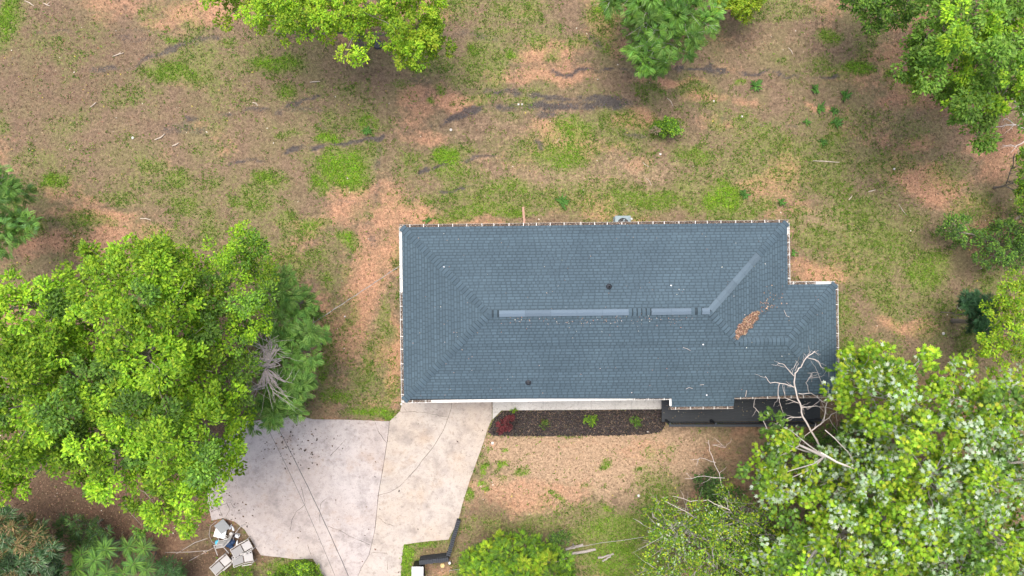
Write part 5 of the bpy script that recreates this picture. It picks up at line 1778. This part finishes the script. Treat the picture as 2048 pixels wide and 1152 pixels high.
STONES = [(985, 886, .07, 'white stone at the driveway edge below the mulch bed'), (1277, 991, .09, 'white stone on the dry front lawn'), (1037, 209, .06, 'left white stone on the burnt streak'), (1044, 209, .06, 'right white stone on the burnt streak'), (803, 808, .08, 'white downspout block at the south-west house corner'),
          (1788, 338, .06, 'pale stone in the brown grass at the right'), (1886, 667, .07, 'white stone above the silver-leaved maple'), (1321, 308, .05, 'pale stone below the brush heap'), (902, 260, .06, 'orange pale stone beside the burnt streak end'), (1295, 863, .06, 'white stone at the lower edge of the mulch bed'),
          (266, 276, .07, 'pale stone left of the dark ash patch'), (690, 633, .05, 'pale stone in the bare strip left of the house'), (1263, 438, .06, 'white pebble at the corner of the air conditioner'), (1484, 233, .05, 'white pebble on the faint streak right of centre'), (1428, 202, .05, 'white pebble on red clay right of centre')]
for x, y, r, lab in STONES:
    p = P(x, y, 0)
    m_ = MB()
    k = rng.uniform(.8, 1.2, 3)
    m_.lathe([(r * .8, 0), (r * k[0], r * .4), (r * .7 * k[1], r * .8), (r * .2, r)], (p[0], p[1], float(ground_h(p[0], p[1])) - .005), 7)
    tag(m_.obj('stone', M['stone']), lab, 'stone', 'pale stones')
p = P(755, 88, .15)
junk('tree_stump', 'dark round stump under the tree at the top edge', 'stump', lambda m: m.lathe([(.26, 0), (.22, .1), (.2, .16), (.12, .15), (.01, .15)], (p[0], p[1], 0), 14), simple('burnt_stump', (.07, .07, .085), .9, .4, 10))

# ------------------------------------------------------------------ overhead lines
pole = thing('utility_pole', 'wooden utility pole standing inside the trees left of the driveway', 'utility pole', P(478, 738, 4.9) * np.array([1, 1, 0]))
pt = P(478, 738, 4.9)
m_ = MB()
m_.tube([(pt[0], pt[1], 0), (pt[0], pt[1], 5.0)], [.14, .10], 10)
m_.obj('post', M['bark'], pole)
m_ = MB()
m_.box((pt[0], pt[1], 4.75), (.9, .09, .11), .6)
m_.obj('crossarm', M['bark'], pole)


def cable(label, a, b, sag, r, mat, beads=0):
    t = np.linspace(0, 1, 40)[:, None]
    p = a + (b - a) * t
    p[:, 2] -= np.sin(t[:, 0] * math.pi) * sag
    m_ = MB()
    m_.tube(p, r, 5)
    if beads:       # two insulated conductors twisted round a bare messenger
        tt = np.linspace(0, 1, 260)[:, None]
        pp = a + (b - a) * tt
        pp[:, 2] -= np.sin(tt[:, 0] * math.pi) * sag
        ph = tt[:, 0] * beads
        m_.tube(pp + np.c_[np.cos(ph), np.sin(ph), np.sin(ph + 1)] * r * 1.6, r * .8, 4)
    return tag(m_.obj('overhead_cable', mat), label, 'cable', 'overhead lines')


cable('thin pale cable running from the trees to the west eave of the house', pt + np.array([0, 0, -.2]), P(799, 532, 2.85), .35, .011, M['cable_pale'], 70)
cable('right of the two dark overhead wires crossing the driveway', pt + np.array([.25, .1, 0]), P(718, 1200, 5.6), .4, .012, M['cable'], 60)
cable('left of the two dark overhead wires crossing the driveway', pt + np.array([-.1, -.1, -.1]), P(690, 1200, 5.4), .4, .008, M['cable'])
